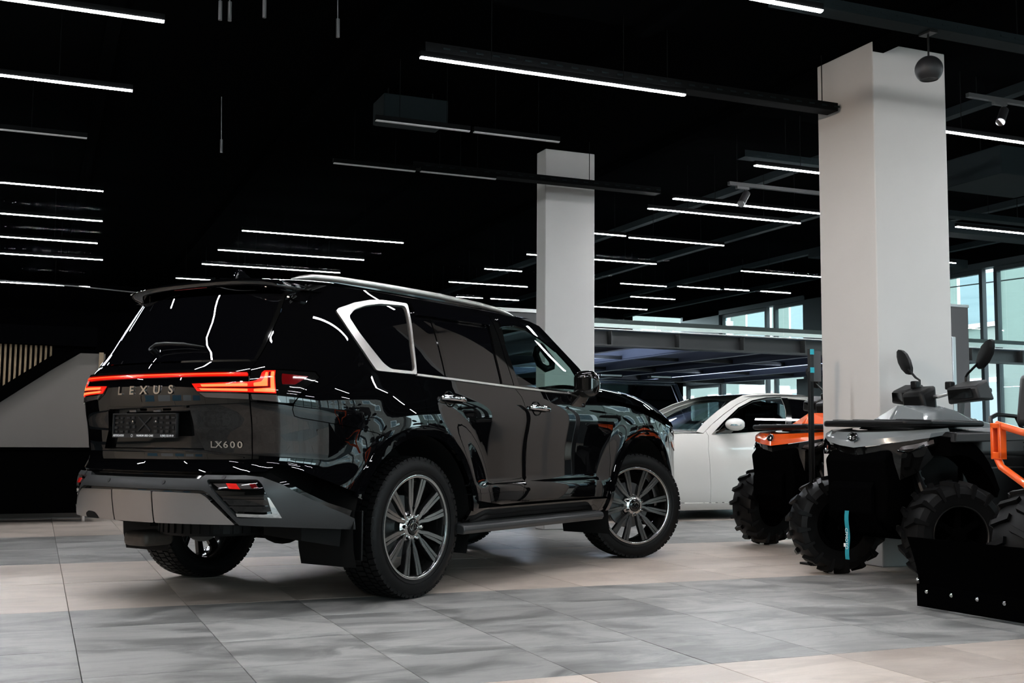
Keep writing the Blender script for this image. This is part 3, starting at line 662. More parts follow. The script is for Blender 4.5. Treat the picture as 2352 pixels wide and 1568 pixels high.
FDG = [(2.956, 1.690), (3.114, 1.700), (3.274, 1.684), (3.445, 1.625), (3.608, 1.546), (3.734, 1.438), (3.775, 1.345), (3.775, 1.275), (3.679, 1.253), (2.943, 1.274), (2.90, 1.517)]
APL = [(3.195, 1.765), (3.395, 1.752), (3.511, 1.728), (3.657, 1.601), (3.852, 1.439), (3.965, 1.30)]
PR = [(-.42, .845), (.42, .845), (.362, .94), (.338, 1.05), (.318, 1.064), (-.318, 1.064), (-.338, 1.05), (-.362, .94)]
mir = lambda L: [(-a, b) for a, b in reversed(L)]
body_m = M['paint']
# --- tailgate
tg_out = [(-.66, .728), (.66, .728)] + TGE[:5] + mir(TGE[:5])
tg = pan('tailgate', tg_out, body_m, suv, holes=[PR], h=.04)
pan('plate_recess', inset(PR, .002), M['gloss'], tg, off=-.035, flange=0)
rg = G()
PRp = dens(PR, .03); Pa, Na = SP(LEX, np.array(PRp)[:, 0], np.array(PRp)[:, 1]); n_ = len(PRp)
rg.loft([[tuple(p) for p in Pa - Na * .004], [tuple(p) for p in Pa - Na * .036]], True, False, False); rg.build('recess_rim', body_m, tg, smooth=False)
pan('recess_lip', rnd([(-.33, 1.062), (.33, 1.062), (.33, 1.078), (-.33, 1.078)], .006), M['gloss'], tg, off=.012, flange=.02)
pan('lower_lip', rnd([(-.43, .828), (.43, .828), (.66, .802), (.66, .812), (.435, .843), (-.435, .843)], .004), body_m, tg, off=.010, flange=.02)
rw = pan('rear_window', [(-.71, 1.318), (.71, 1.318)] + TGE[5:] + mir(TGE[5:]), M['privacy'], suv, h=.05)
for s in (1, -1):           # painted rear pillars between window and quarter panel
    pan('window_border', [(.690, 1.318), (.712, 1.318), (.722, 1.372), (.745, 1.50), (.766, 1.592), (.785, 1.70), (.755, 1.70), (.735, 1.60), (.705, 1.45)], M['gloss'], rw, side=s, off=.004, flange=.01)
# --- quarter panels
q_out = TGE[3:] + [(.80, 1.768)] + RDR + arc(0, .40, RA, 84, 124, 12)[1:] + list(reversed(BSEAM)) + [(.928, 1.092), (.99, 1.167), (1.081, 1.233), (1.052, 1.262), (.85, 1.268)]
for s in (1, -1):
    q = pan('quarter_panel', q_out, body_m, suv, side=s, holes=[QO], h=.04)
    tr = pan('window_trim', rnd(QO, .015), M['satin'], q, side=s, holes=[rnd(QI, .03)], off=.006, flange=.02, gap=0)
    pan('quarter_window', QO, M['privacy'], q, side=s, off=-.004, flange=0)
# --- bumper
bp_out = [(.703, 1.098), (.864, 1.086), (.920, 1.075)] + BSEAM[:-1] + [BSEAM[-1]] + arc(0, .40, RA, 126, 155.5, 8) + [(1.324, .622), (1.179, .677), (1.006, .732), (.882, .767), (.846, .771), (.80, .735), (.703, .733)]
bump = pan('rear_bumper', [(-1.33, .52), (-1.18, .57), (-.922, .70), (-.70, .79), (.70, .79), (.922, .70), (1.18, .57), (1.33, .52), (1.33, .43), (.69, .46), (-.69, .46), (-1.33, .43)], M['gloss'], suv, off=-.018, flange=0)
for s in (1, -1): pan('bumper_corner', bp_out, body_m, bump, side=s, h=.035)
POD = [(.510, .690), (.785, .692), (.818, .668), (.912, .512), (.89, .503), (.695, .503)]
cr = [(.46, .697), (.482, .716), (.712, .717), (.802, .709), (.922, .671), (1.046, .611), (1.181, .544), (1.325, .484), (1.345, .42), (1.185, .432), (.905, .452), (.703, .462), (.540, .622), (.50, .636)]
cover = pan('lower_cover', cr + mir(cr), M['matte'], bump, holes=[rnd(POD, .012), rnd(mir(POD), .012)], off=.004, flange=.03, h=.035)
for a, b in ((-.49, -.17), (-.165, .165), (.17, .49)):
    if a < -.4: sk = [(-.69, .468), (b, .463), (b, .628), (-.50, .624), (-.535, .606)]
    elif b > .4: sk = [(a, .463), (.69, .468), (.535, .606), (.50, .624), (a, .628)]
    else: sk = [(a, .463), (b, .463), (b, .630), (a, .630)]
    so = pan('skid_plate', rnd(sk, .012), M['skid'], bump, off=.014, flange=.03, h=.03)
pan('cutout_shade_patch', rnd([(-.47, .466), (-.32, .465), (-.36, .50), (-.43, .507), (-.475, .49)], .015), M['under'], bump, off=.017, flange=0)  # black patch laid on the skid plate for the shade in the recess
for t in (-.23, .23, -.55, .60):
    pan('parking_sensor', [(t + .011 * math.cos(a), (.672 if abs(t) < .4 else .703) + .011 * math.sin(a)) for a in np.linspace(0, 6.28, 13)[:-1]], M['plastic2'], bump, off=.007, flange=.004, gap=0)
for s in (1, -1):
    pod = pan('lamp_pod', POD, M['under'], suv, side=s, off=-.03, flange=0)
    pan('fog_lamp', rnd([(.540, .679), (.782, .683), (.812, .647), (.590, .650)], .008), M['lens'], pod, side=s, off=-.010, flange=.02)
    pan('red_reflector', [(.619, .680), (.681, .679), (.712, .647), (.648, .648)], M['red_fog'], pod, side=s, off=-.006, flange=.005)
    pan('amber_lens', [(.745, .678), (.780, .679), (.805, .652), (.77, .650)], M['red_off'], pod, side=s, off=-.006, flange=.005)
    for z, a, b in ((.625, .60, .835), (.590, .62, .85), (.555, .65, .862)): pan('slat', rnd([(a, z - .006), (b, z - .006), (b - .006, z + .006), (a - .006, z + .006)], .003), M['gloss'], pod, side=s, off=-.006, flange=.018)
    pan('chrome_blade', [(.852, .606), (.862, .604), (.921, .500), (.695, .508), (.690, .524), (.83, .519), (.872, .523)], M['chrome'], pod, side=s, off=.006, flange=.02, gap=0)
# --- lamps
LT = [(.362, 1.190), (.70, 1.198), (.737, 1.205), (.757, 1.217), (.764, 1.245), (.775, 1.256), (.832, 1.258), (.838, 1.140), (.705, 1.144), (.399, 1.151)]
for s in (1, -1):
    h_ = pan('tail_lamp', [(.703, 1.10), (.864, 1.088), (.922, 1.09), (.99, 1.167), (1.076, 1.230), (1.05, 1.258), (.846, 1.264), (.703, 1.262)], M['gloss'], suv, side=s, off=.003, flange=.012)
    pan('lamp_backing', rnd([(.345, 1.20), (.70, 1.205), (.70, 1.105), (.45, 1.112), (.385, 1.145)], .006), M['gloss'], tg, side=s, off=.004, flange=.006)
    pan('lit_lens', LT, M['red_lit'], h_, side=s, off=.009, flange=.008, gap=0)
    for q in ([(.43, 1.174), (.694, 1.175), (.694, 1.189), (.42, 1.186)], [(.726, 1.175), (.796, 1.177), (.796, 1.247), (.784, 1.247), (.779, 1.216), (.765, 1.199), (.726, 1.192)],
              [(.425, 1.156), (.694, 1.149), (.694, 1.161), (.412, 1.165)], [(.726, 1.148), (.833, 1.145), (.828, 1.251), (.812, 1.251), (.812, 1.166), (.726, 1.161)]):
        pan('light_guide', rnd(q, .004), M['red_core'], h_, side=s, off=.011, flange=.004, gap=0, h=.02)
    pan('lamp_groove', [(.402, 1.1672), (.70, 1.163), (.726, 1.163), (.808, 1.169), (.809, 1.248), (.801, 1.248), (.80, 1.1745), (.726, 1.1715), (.70, 1.171), (.40, 1.1700)], M['red_off'], h_, side=s, off=.0125, flange=.003, gap=0, h=.02)
    pan('clear_lens', rnd([(.402, 1.145), (.70, 1.138), (.70, 1.106), (.449, 1.117)], .008), M['lens'], h_, side=s, off=.008, flange=.006)
    pan('clear_lens', rnd([(.708, 1.137), (.842, 1.134), (.862, 1.092), (.715, 1.105)], .006), M['lens'], h_, side=s, off=.008, flange=.006)
    pan('side_reflector', rnd([(.867, 1.243), (1.012, 1.232), (.939, 1.188), (.870, 1.187)], .006), M['red_off'], h_, side=s, off=.007, flange=.005, gap=0)
bar = pan('light_bar', rnd([(-.692, 1.230), (.692, 1.230), (.692, 1.2435), (-.692, 1.2435)], .005), M['red_lit'], suv, off=.014, flange=.016, gap=0, h=.03)
pan('light_bar_core', [(-.68, 1.2345), (.62, 1.2345), (.62, 1.2390), (-.68, 1.2390)], M['red_hot'], bar, off=.016, flange=0, gap=0, h=.03)
pan('light_bar_trim', [(-.698, 1.249), (.698, 1.249), (.700, 1.262), (-.700, 1.262)], M['gloss'], tg, off=.012, flange=.014, gap=0)
# --- lettering on the tailgate
def on_surf(name, txt, t, z, size, m, off=.004, **k):
    P, N = SP(LEX, np.array([t]), np.array([z])); P2, _ = SP(LEX, np.array([t + .01]), np.array([z])); r = P2[0] - P[0]; u = np.cross(N[0], r); return put_text(name, txt, size, .003, m, P[0] + N[0] * off, r, u, tg, **k)
for ch, t in zip('LEXUS', (-.212, -.105, 0.0, .105, .212)): on_surf('letter', ch, t, 1.160, .064, M['letter'], xscale=1.22, bold=.0012)
for ch, t in zip('LX600', (.478, .514, .556, .596, .637)): on_surf('letter', ch, t, .872, .048, M['letter'], xscale=1.25, bold=.0005)
# --- number plate holder
P, N = SP(LEX, np.array([0.0]), np.array([.978])); cx_ = P[0][0] - .004
pl_ = empty('plate_holder', (0, 0, 0)); pl_.parent = suv; pl_.location = (cx_, 0, .972)
Rt = lambda y, z, d=0: (-d, -y, z)
g = G(); Wp, Hp = .262, .066
g.box((.004, 0, 0), (.012, 2 * Wp, 2 * Hp)); pb = g.build('backing', M['plastic'], pl_, bevel=.003)
g = G()
for y0, y1, z0, z1 in ((-Wp, Wp, -Hp, -Hp + .022), (-Wp, Wp, Hp - .006, Hp), (-Wp, -Wp + .006, -Hp, Hp), (Wp - .006, Wp, -Hp, Hp)): g.box((-.006, (y0 + y1) / 2, (z0 + z1) / 2), (.012, y1 - y0, z1 - z0))
g.build('rim', M['plastic2'], pl_)
g = G(); rr = random.Random(3)
for i in range(11):
    for j in range(4):
        y = -.235 + .047 * i + rr.uniform(-.006, .006); z = -.034 + .025 * j + rr.uniform(-.003, .003)
        if abs(y) < .055: continue
        g.box((-.005, y, z), (.006, rr.uniform(.012, .032), rr.uniform(.006, .016)))
for a, b in (((-.05, -.03), (.05, .045)), ((-.05, .045), (.05, -.03)), ((-.055, -.035), (-.055, .05)), ((.055, -.035), (.055, .05))): g.bar((-.005, a[0], a[1]), (-.005, b[0], b[1]), .006, .006)
tag(g.build('clip_lattice', M['plastic2'], pl_, smooth=False), kind='stuff')
for y in (-.095, .095): G().cyl((-.006, y, .022), (-.010, y, .022), .005, n=10).build('screw', M['chrome'], pl_)
def plate_text(txt, y, size): put_text('frame_print', txt, size, .0004, M['white'], (-.0125, y, -Hp + .0105), (0, -1, 0), (0, 0, 1), pl_, bold=.0004)
plate_text('АВТОСАЛОН', .208, .0145); plate_text('PREMIUM USED CARS', -.012, .0145); plate_text('8 (987) 222 09 09', -.192, .0145)
G().tube([(-.0125, .095 + .007 * math.cos(a), -Hp + .0105 + .007 * math.sin(a)) for a in np.linspace(0, 6.28, 14)[:-1]], .0011, 5, closed=True).build('frame_emblem', M['white'], pl_)
for y in (.10, -.10): G().box((0, 0, 0), (.012, .055, .014)).build('plate_lamp', M['lens'], pl_, (-.004, y, Hp + .012), bevel=.003)
# --- doors
rd_out = RDR + arc(0, .40, RA, 82, 15, 16) + [(2.70, .495)] + list(reversed(BS))
fd_out = BS + [(3.5, .498)] + list(reversed(FDF)) + list(reversed(APL))
STRIP = [(1.842, 1.2885), (2.29, 1.2765), (2.796, 1.261), (3.252, 1.250), (3.70, 1.243), (3.70, 1.233), (3.252, 1.239), (2.796, 1.249), (2.29, 1.2645), (1.842, 1.2765)]
def handle(door, s, t, z):
    P, N = SP(LEX, np.array([t]), np.array([z])); P = P[0]; N = N[0]; P2 = SP(LEX, np.array([t + .1]), np.array([z - .006]))[0][0]; d = (P2 - P); d /= np.linalg.norm(d); u = np.cross(N, d) * -1
    u = np.array((0, 0, 1.)) - N * N[2]; u /= np.linalg.norm(u)
    R = Matrix((d, N, u)).transposed()
    def f(a, b, c): q = P + d * a + N * b + u * c; return (q[0], q[1] * s, q[2])
    g = G(); rings = []
    for a, wv, hh, o in ((-.118, .004, .010, .006), (-.112, .012, .015, .018), (-.07, .016, .0175, .034), (0, .017, .0185, .041), (.07, .016, .018, .036), (.108, .012, .015, .020), (.116, .004, .009, .008)):
        rings.append([f(a, o + wv * math.cos(k * math.pi / 6), hh * math.sin(k * math.pi / 6)) for k in range(12)])
    g.loft(rings); g.build('handle', M['chrome'], door, ang=60)
    c = G(); c.loft([[f(-.03 + .056 * q * math.cos(k * math.pi / 10), o, .050 * q * math.sin(k * math.pi / 10)) for k in range(20)] for q, o in ((1, .004), (.95, .004), (.7, -.006), (.3, -.012), (.02, -.013))], True, False, False)
    c.build('handle_cup', M['gloss'], door, ang=60)
for s in (1, -1):
    rd = pan('rear_door', rd_out, body_m, suv, side=s, holes=[RDG], h=.04)
    pan('rear_door_window', RDG, M['privacy'], rd, side=s, off=-.006, flange=0)
    pan('window_divider', [(2.140, 1.70), (2.165, 1.70), (2.165, 1.285), (2.135, 1.287)], M['gloss'], rd, side=s, off=-.001, flange=.006, gap=0)
    pan('pillar_trim', [(2.79, 1.70), (2.845, 1.70), (2.846, 1.447), (2.872, 1.268), (2.74, 1.272), (2.745, 1.475)], M['gloss'], rd, side=s, off=.003, flange=.005)
    pan('wind_deflector', rnd([(1.975, 1.728), (2.825, 1.722), (2.79, 1.655), (1.985, 1.648)], .02), M['privacy'], rd, side=s, off=.016, flange=.018)
    handle(rd, s, 2.155, 1.148)
    fd = pan('front_door', fd_out, body_m, suv, side=s, holes=[FDG], h=.04)
    pan('front_door_window', FDG, M['clear'], fd, side=s, off=-.006, flange=0)
    pan('pillar_trim', [(2.858, 1.70), (2.952, 1.695), (2.90, 1.517), (2.94, 1.274), (2.878, 1.266), (2.85, 1.447)], M['gloss'], fd, side=s, off=.003, flange=.005)
    pan('wind_deflector', [(2.92, 1.722), (3.11, 1.728), (3.27, 1.714), (3.44, 1.652), (3.605, 1.568), (3.57, 1.535), (3.42, 1.612), (3.26, 1.668), (3.11, 1.683), (2.93, 1.66)], M['privacy'], fd, side=s, off=.014, flange=.014)
    handle(fd, s, 3.14, 1.118)
    pan('belt_strip', STRIP, M['satin'], fd, side=s, off=.008, flange=.010, gap=0)
    for z0, z1 in ((.625, .634), (.572, .578)): pan('moulding_edge', [(2.26, z0), (2.99, z0), (2.99, z1), (2.26, z1)], M['gloss'], rd, side=s, off=.003, flange=.005, gap=0)
    # --- front fender, bumper half, headlamp
    ff = FDF + [(tx(2.29, .47), .47)] + arc(2.85, .40, RA, 172, 22, 26) + [(5.30, .62), (5.27, .80), (5.24, .93), (5.19, 1.035), (5.03, 1.065), (4.877, 1.09), (4.492, 1.16), (4.053, 1.195)]
    fe = pan('front_fender', ff, body_m, suv, side=s, h=.04)
    pan('arch_moulding', arc(2.85, .40, RA - .004, 180, 8, 30) + arc(2.85, .40, .580, 8, 180, 30), body_m, fe, side=s, off=.016, flange=.022, gap=0, h=.03)
    hl = pan('headlamp', rnd([(5.19, 1.035), (5.50, .99), (5.66, .88), (5.50, .82), (5.27, .90)], .01), M['gloss'], suv, side=s, off=.002, flange=.012)
    pan('amber_marker', [(5.33, .905), (5.52, .885), (5.51, .826), (5.40, .855)], M['amber'], hl, side=s, off=.006, flange=.005)
    pan('lamp_edge', [(5.20, 1.036), (5.52, .992), (5.66, .89), (5.65, .905), (5.52, 1.004), (5.20, 1.046)], M['chrome'], hl, side=s, off=.006, flange=.006, gap=0)
    # --- wheel arch trims and inner liners at the rear
    pan('arch_moulding', arc(0, .40, RA - .004, 160, 8, 28) + arc(0, .40, .580, 8, 160, 28), body_m, [o for o in bpy.data.objects if o.name.startswith('quarter_panel')][-1], side=s, off=.016, flange=.022, gap=0, h=.03)
    for cx in (0.0, 2.85):
        lg = G(); rings = []
        for a in np.linspace(-.35, math.pi + .35, 22): rings.append([(cx + (RA + .004) * math.cos(a), -s * yy, .40 + (RA + .004) * math.sin(a)) for yy in (.55, .955)])
        lg.loft(rings, False, False, False); lg.build('wheel_liner', M['under'], suv)
    # --- sill and running board
    pan('rocker', [(tx(.53, .485), .485), (tx(2.30, .485), .485), (tx(2.30, .37), .37), (tx(.48, .37), .37)], M['gloss'], suv, side=s, flange=.02)
    sec = [(.80, .405), (.985, .398), (1.012, .385), (1.018, .362), (1.005, .338), (.80, .345)]
    g = G(); g.prism(sec, lambda u, v, q: (q, -s * u, v), .40, 2.14); rb = g.build('running_board', M['matte'], suv, bevel=.006)
    for yy in (.875, .915, .952): G().box((1.27, -s * yy, .4035 - (yy - .8) * .03), (1.70, .012, .006)).build('tread_rib', M['plastic'], rb)
    for xx in (.68, .98, 1.30, 1.62): G().box((xx, -s * .895, .405), (.03, .02, .004)).build('tread_stud', M['under'], rb)
    mf = G(); mf.box((-.475, -s * .868, .385), (.012, .20, .27)); mf.build('mud_flap', M['plastic'], suv, bevel=.004)
    # --- roof rail
    g = G(); rings = []
    for x, z, wq, hq in ((-.76, 1.772, .006, .004), (-.70, 1.786, .016, .012), (-.60, 1.802, .022, .018), (-.40, 1.813, .024, .020), (0, 1.820, .025, .021), (.5, 1.822, .025, .021), (1.0, 1.813, .025, .020), (1.25, 1.800, .023, .018), (1.38, 1.785, .016, .012), (1.46, 1.768, .006, .004)):
        rings.append([(x, -s * (.672 + wq * 1.0 * math.cos(a)), z + hq * math.sin(a)) for a in np.linspace(0, 2 * math.pi, 13)[:-1]])
    g.loft(rings); ra = g.build('roof_rail', M['satin'], suv, ang=60)
    G().box((.36, -s * .672, 1.797), (1.7, .018, .012)).build('rail_foot', M['gloss'], ra)
    # --- door mirror
    g = G(); rings = []
    for q, sc_ in zip(np.linspace(-1, 1, 13), [math.sqrt(max(1 - abs(v) ** 3.2, .02)) for v in np.linspace(-1, 1, 13)]):
        rings.append([(1.80 + .075 * sc_ * max(-.75, math.cos(a)) + .02 * q, -s * (1.062 + .088 * q), 1.308 + .096 * sc_ * math.copysign(abs(math.sin(a)) ** .75, math.sin(a))) for a in np.linspace(0, 2 * math.pi, 21)[:-1]])
    g.loft(rings); mm = g.build('door_mirror', M['gloss'], suv, ang=50)
    G().hexa([(1.74, -s * .96, 1.14), (1.92, -s * .96, 1.13), (1.88, -s * 1.06, 1.25), (1.76, -s * 1.06, 1.25), (1.74, -s * .96, 1.25), (1.93, -s * .96, 1.25), (1.88, -s * 1.07, 1.27), (1.76, -s * 1.07, 1.27)]).build('mirror_foot', M['gloss'], mm, bevel=.01)
    G().box((1.878, -s * 1.09, 1.315), (.02, .08, .022)).build('turn_signal', M['lens'], mm, bevel=.006); G().cyl((1.80, -s * 1.03, 1.16), (1.80, -s * 1.045, 1.155), .014, n=14).build('mirror_camera', M['chrome'], mm)
# --- front bumper (hidden side), hood, roof, spoiler
fb = [(5.27, .93), (5.66, .88), (LEX.T, .90), (LEX.T, .36), (5.45, .36), (5.26, .42), (tx(2.85 + RA * .99, .45), .45), (5.30, .62)]
for s in (1, -1): fo = pan('front_bumper', fb, body_m, suv, side=s, gap=.0005)
hood_edge = Spl([2.14, 2.6, 3.0, 3.3, 3.6, 3.85, 3.95], [1.24, 1.20, 1.165, 1.125, 1.065, 1.01, .97]); hood_rid = Spl([2.14, 2.4, 2.9, 3.3, 3.5, 3.7, 3.85, 3.95], [1.325, 1.330, 1.312, 1.278, 1.245, 1.190, 1.12, 1.03])
hood_y = Spl([2.14, 3.0, 3.4, 3.6, 3.8, 3.9, 3.95], [.945, .935, .90, .86, .78, .70, .62])
rings = []
for x in np.linspace(2.16, 3.95, 40):
    Y, ze, zr = float(hood_y(x)), float(hood_edge(x)), float(hood_rid(x)); row = []
    for v in np.linspace(-1, 1, 41):
        a = abs(v); z = ze + (zr - ze) * (1 - np.clip((a - .70) / .30, 0, 1) ** 1.7) if a > .70 else zr + .0 - .022 * float(sstep(.70, .40, a)) + .012 * (1 - (a / .7) ** 2)
        row.append((x, v * Y, z))
    rings.append(row)
G().loft(rings, False, False, False).build('hood', body_m, suv, ang=60)
g = G(); g.box((3.98, 0, .86), (.05, 1.1, .62)); g.build('grille', M['gloss'], suv, bevel=.02)
roof_c = Spl([-.80, -.35, .3, .9, 1.3, 1.62], [1.800, 1.852, 1.880, 1.874, 1.842, 1.790])
def roof_z(x, y):
    Y = float(-LEX.P(tx(x, 1.768), 1.768)[1]); return 1.770 + (float(roof_c(x)) - 1.770) * (1 - min(1, abs(y) / Y) ** 2.6), Y
rings = []
for x in np.linspace(-.76, 1.60, 30):
    Y = roof_z(x, 0)[1]; rings.append([(x, v * Y, roof_z(x, v * Y)[0]) for v in np.linspace(-1, 1, 31)])
G().loft(rings, False, False, False).build('roof', body_m, suv, ang=60)
rings = []
for y in np.linspace(-.68, .68, 41):
    a = abs(y) / .68; xt = -.895 + .10 * a ** 3.5; zt = 1.776 - .012 * a ** 2 - .030 * a ** 7; z0 = roof_z(-.70, min(abs(y), .73))[0] + .004
    row = [(-.60, y, roof_z(-.6, min(abs(y), .73))[0] + .002), (-.72, y, z0 + .002), (-.82, y, .5 * (z0 + zt) + .006), (xt + .012, y, zt + .003), (xt, y, zt - .004), (xt + .003, y, zt - .018), (xt + .025, y, zt - .030), (-.74, y, zt - .05), (-.66, y, 1.695)]
    kk = min(.94, max(0, (a - .78) / .22) ** 2.2); qx = (-.64, math.copysign(.655, y), 1.735); rings.append([tuple(p[i] * (1 - kk) + qx[i] * kk for i in range(3)) for p in row])
spo = G().loft(rings, True, False, True).build('spoiler', body_m, suv, ang=50)
for s in (1, -1): pan('spoiler_fin', rnd([(.735, 1.775), (.90, 1.772), (.955, 1.72), (.915, 1.645), (.84, 1.655), (.765, 1.70)], .012), body_m, spo, side=s, off=.012, flange=.03)
G().box((-.877, 0, 1.752), (.006, .27, .012)).build('brake_lamp', M['red_off'], spo, bevel=.002)
G().prism([(-.56, 1.826), (-.40, 1.842), (-.43, 1.868), (-.50, 1.905), (-.525, 1.908), (-.535, 1.89)], lambda u, v, q: (u, q, v), -.016, .016).build('antenna_fin', body_m, suv, bevel=.006)
def gpt(t, z, d): P, N = SP(LEX, np.array([t]), np.array([z])); return tuple(P[0] + N[0] * d)
wp = G(); wp.tube([gpt(-.06, 1.378, .03), gpt(-.03, 1.398, .035), gpt(.05, 1.402, .034), gpt(.19, 1.398, .028), gpt(.36, 1.382, .02)], [.016, .013, .011, .010, .004], 8); wo = wp.build('rear_wiper', M['plastic'], suv, ang=60)
G().cyl(gpt(-.055, 1.376, 0), gpt(-.055, 1.376, .04), .018, n=14).build('wiper_hub', M['plastic'], wo)
# --- windscreen
rings = []
for v in np.linspace(-1, 1, 25):
    row = []
    for q in np.linspace(0, 1, 16):
        e = Spl([0, .35, .7, 1], [1.69, 1.83, 2.01, 2.16]); ze = Spl([0, .35, .7, 1], [1.735, 1.60, 1.44, 1.275]); x = float(e(q)); z = float(ze(q)); Y = float(-LEX.P(tx(x, z), z)[1]) - .03; a = 1 - abs(v) ** 2.2
        row.append((x + (-.14 + .42 * q) * a, v * Y, z + (.062 - .03 * q) * a))
    rings.append(row)
G().loft(rings, False, False, False).build('windscreen', M['windscreen'], suv, ang=60)
# --- inside: unseen dark tub added to block light, dashboard, grab handle, seats, headlining
cab = G(); cab.box((1.15, 0, .80), (4.2, 1.10, .66)); cab.box((1.42, 0, .80), (1.62, 1.80, .62)); cab.box((-.62, 0, .86), (.5, 1.2, .6)); co = cab.build('cabin_block', M['under'], suv, smooth=False)
G().prism([(1.70, 1.10), (1.72, 1.24), (1.86, 1.285), (2.25, 1.285), (2.35, 1.10)], lambda u, v, q: (u, q, v), -.80, .80).build('dashboard', M['seat'], suv, bevel=.02)
for y in (-.40, .40):
    g = G(); g.box((1.02, y, 1.02), (.52, .52, .20)); g.box((.72, y, 1.30), (.16, .50, .62), R=Matrix.Rotation(-.22, 3, 'Y')); se = g.build('seat', M['seat'], suv, bevel=.05, seg=3)
    G().box((.62, y, 1.66), (.09, .27, .17)).build('headrest', M['seat'], se, bevel=.03, seg=3)
gh = G(); gh.tube([(1.66, -.735, 1.565), (1.675, -.71, 1.525), (1.74, -.70, 1.46), (1.81, -.715, 1.425), (1.845, -.745, 1.44), (1.83, -.755, 1.485), (1.75, -.745, 1.545), (1.69, -.745, 1.58)], .026, 10, closed=True); gh.build('grab_handle', M['plastic'], suv, ang=70)
g = G(); g.loft([[(x, v, min(1.768, roof_z(x, v)[0] - .05)) for v in np.linspace(-.70, .70, 5)] for x in (-.7, 0, .8, 1.4)], False, False, False); g.build('headlining', M['seat'], suv)
# --- under the tail
g = G(); g.hexa([(-.86, .30, .40), (-.30, .30, .40), (-.30, .66, .40), (-.80, .74, .42), (-.86, .30, .52), (-.30, .30, .52), (-.30, .66, .52), (-.80, .74, .52)]); g.box((-.55, -.1, .48), (.5, .9, .10)); g.hexa([(-.75, -.78, .37), (-.56, -.88, .33), (-.45, -.50, .33), (-.7, -.45, .38), (-.75, -.78, .5), (-.56, -.9, .5), (-.45, -.50, .5), (-.7, -.45, .5)]); g.box((1.4, 0, .42), (3.2, 1.0, .16)); g.tube([(0, -.66, .41), (0, .66, .41)], .055, 12); g.ell((0, .1, .40), (.17, .16, .15)); g.build('chassis', M['under'], suv)
g = G(); g.box((-.76, .43, .322), (.22, .20, .085)); g.build('muffler', M['brown'], suv, bevel=.03, seg=3)
# ------------------------------------------------------------------ wheels of the SUV (axis along y, outer face at -y)
def tyre_geo(R, W, rim, tread=True, n=120):
    g = G(); w = W / 2
    prof = [(rim - .004, w - .030), (rim + .006, w - .014), (rim + .03, w - .004), (rim + (R - rim) * .45, w + .002), (R - .035, w - .004), (R - .014, w - .018), (R - .010, w - .028), (R - .010, -w + .028), (R - .014, -w + .018), (R - .035, -w + .004), (rim + (R - rim) * .45, -w - .002), (rim + .03, -w + .004), (rim + .006, -w + .014), (rim - .004, -w + .030)]
    g.lathe(prof, n)
    if tread:
        rr = random.Random(5); N = 66
        for row, (y0, y1, sk) in enumerate(((-w + .012, -w + .052, .0), (-w + .060, -w + .098, .35), (-w + .108, w - .108, .7), (w - .098, w - .060, .15), (w - .052, w - .012, .5))):
            for k in range(N):
                a0 = 2 * math.pi * (k + sk + .10) / N; a1 = 2 * math.pi * (k + sk + .84) / N; r0, r1 = R - .014, R
                if row in (0, 4): r0 = R - .02
                d = .05 * (1 if row % 2 else -1) / 2
                P = lambda r, a, y: (r * math.sin(a), y, r * math.cos(a))
                edge = .004 if row in (0, 4) else 0
                g.hexa([P(r0, a0, y0), P(r0, a1, y0), P(r0, a1 + d * .4, y1), P(r0, a0 + d * .4, y1), P(r1 - (edge if row == 0 else 0), a0, y0), P(r1 - (edge if row == 0 else 0), a1, y0), P(r1 - (edge if row == 4 else 0), a1 + d * .4, y1), P(r1 - (edge if row == 4 else 0), a0 + d * .4, y1)])
        for sgn in (-1, 1):                 # shoulder lugs running onto the sidewall
            for k in range(44):
                a0 = 2 * math.pi * (k + .1) / 44; a1 = 2 * math.pi * (k + .72) / 44; y = sgn * (w - .004); P = lambda r, a, q: (r * math.sin(a), q, r * math.cos(a))
                g.hexa([P(R - .05, a0, y - sgn * .012), P(R - .05, a1, y - sgn * .012), P(R - .012, a1, y - sgn * .022), P(R - .012, a0, y - sgn * .022), P(R - .048, a0, y + sgn * .001), P(R - .048, a1, y + sgn * .001), P(R - .010, a1, y - sgn * .010), P(R - .010, a0, y - sgn * .010)])
    for sgn in (-1, 1):                     # raised rings on the sidewall
        for r in (rim + .028, R - .062): g.tube([(r * math.sin(a), sgn * (w - .001), r * math.cos(a)) for a in np.linspace(0, 2 * math.pi, 73)[:-1]], .0022, 4, closed=True)
    return g
TR, TW, RIM = .406, .272, .292
me_tyre = tyre_geo(TR, TW, RIM).mesh('wheel', M['rubber'], ang=30)
g = G(); o_ = -TW / 2
g.lathe([(RIM + .004, o_ + .018), (RIM + .006, o_ + .010), (RIM - .002, o_ + .008), (RIM - .012, o_ + .014), (RIM - .018, o_ + .030), (RIM - .024, o_ + .09), (RIM - .03, o_ + .14), (RIM - .012, o_ + .24), (RIM + .004, o_ + .255)], 72)
me_barrel = g.mesh('rim_barrel', M['rimblack'], ang=50)
g = G(); g.lathe([(RIM + .0075, o_ + .013), (RIM + .0065, o_ + .007), (RIM - .001, o_ + .005), (RIM - .008, o_ + .009)], 72); me_lip = g.mesh('rim_lip', M['mach'], ang=60)
def face_y(r): return o_ + .020 + .026 * (1 - min(1, r / RIM)) ** 1.0 + .004 * math.cos(r * 9)
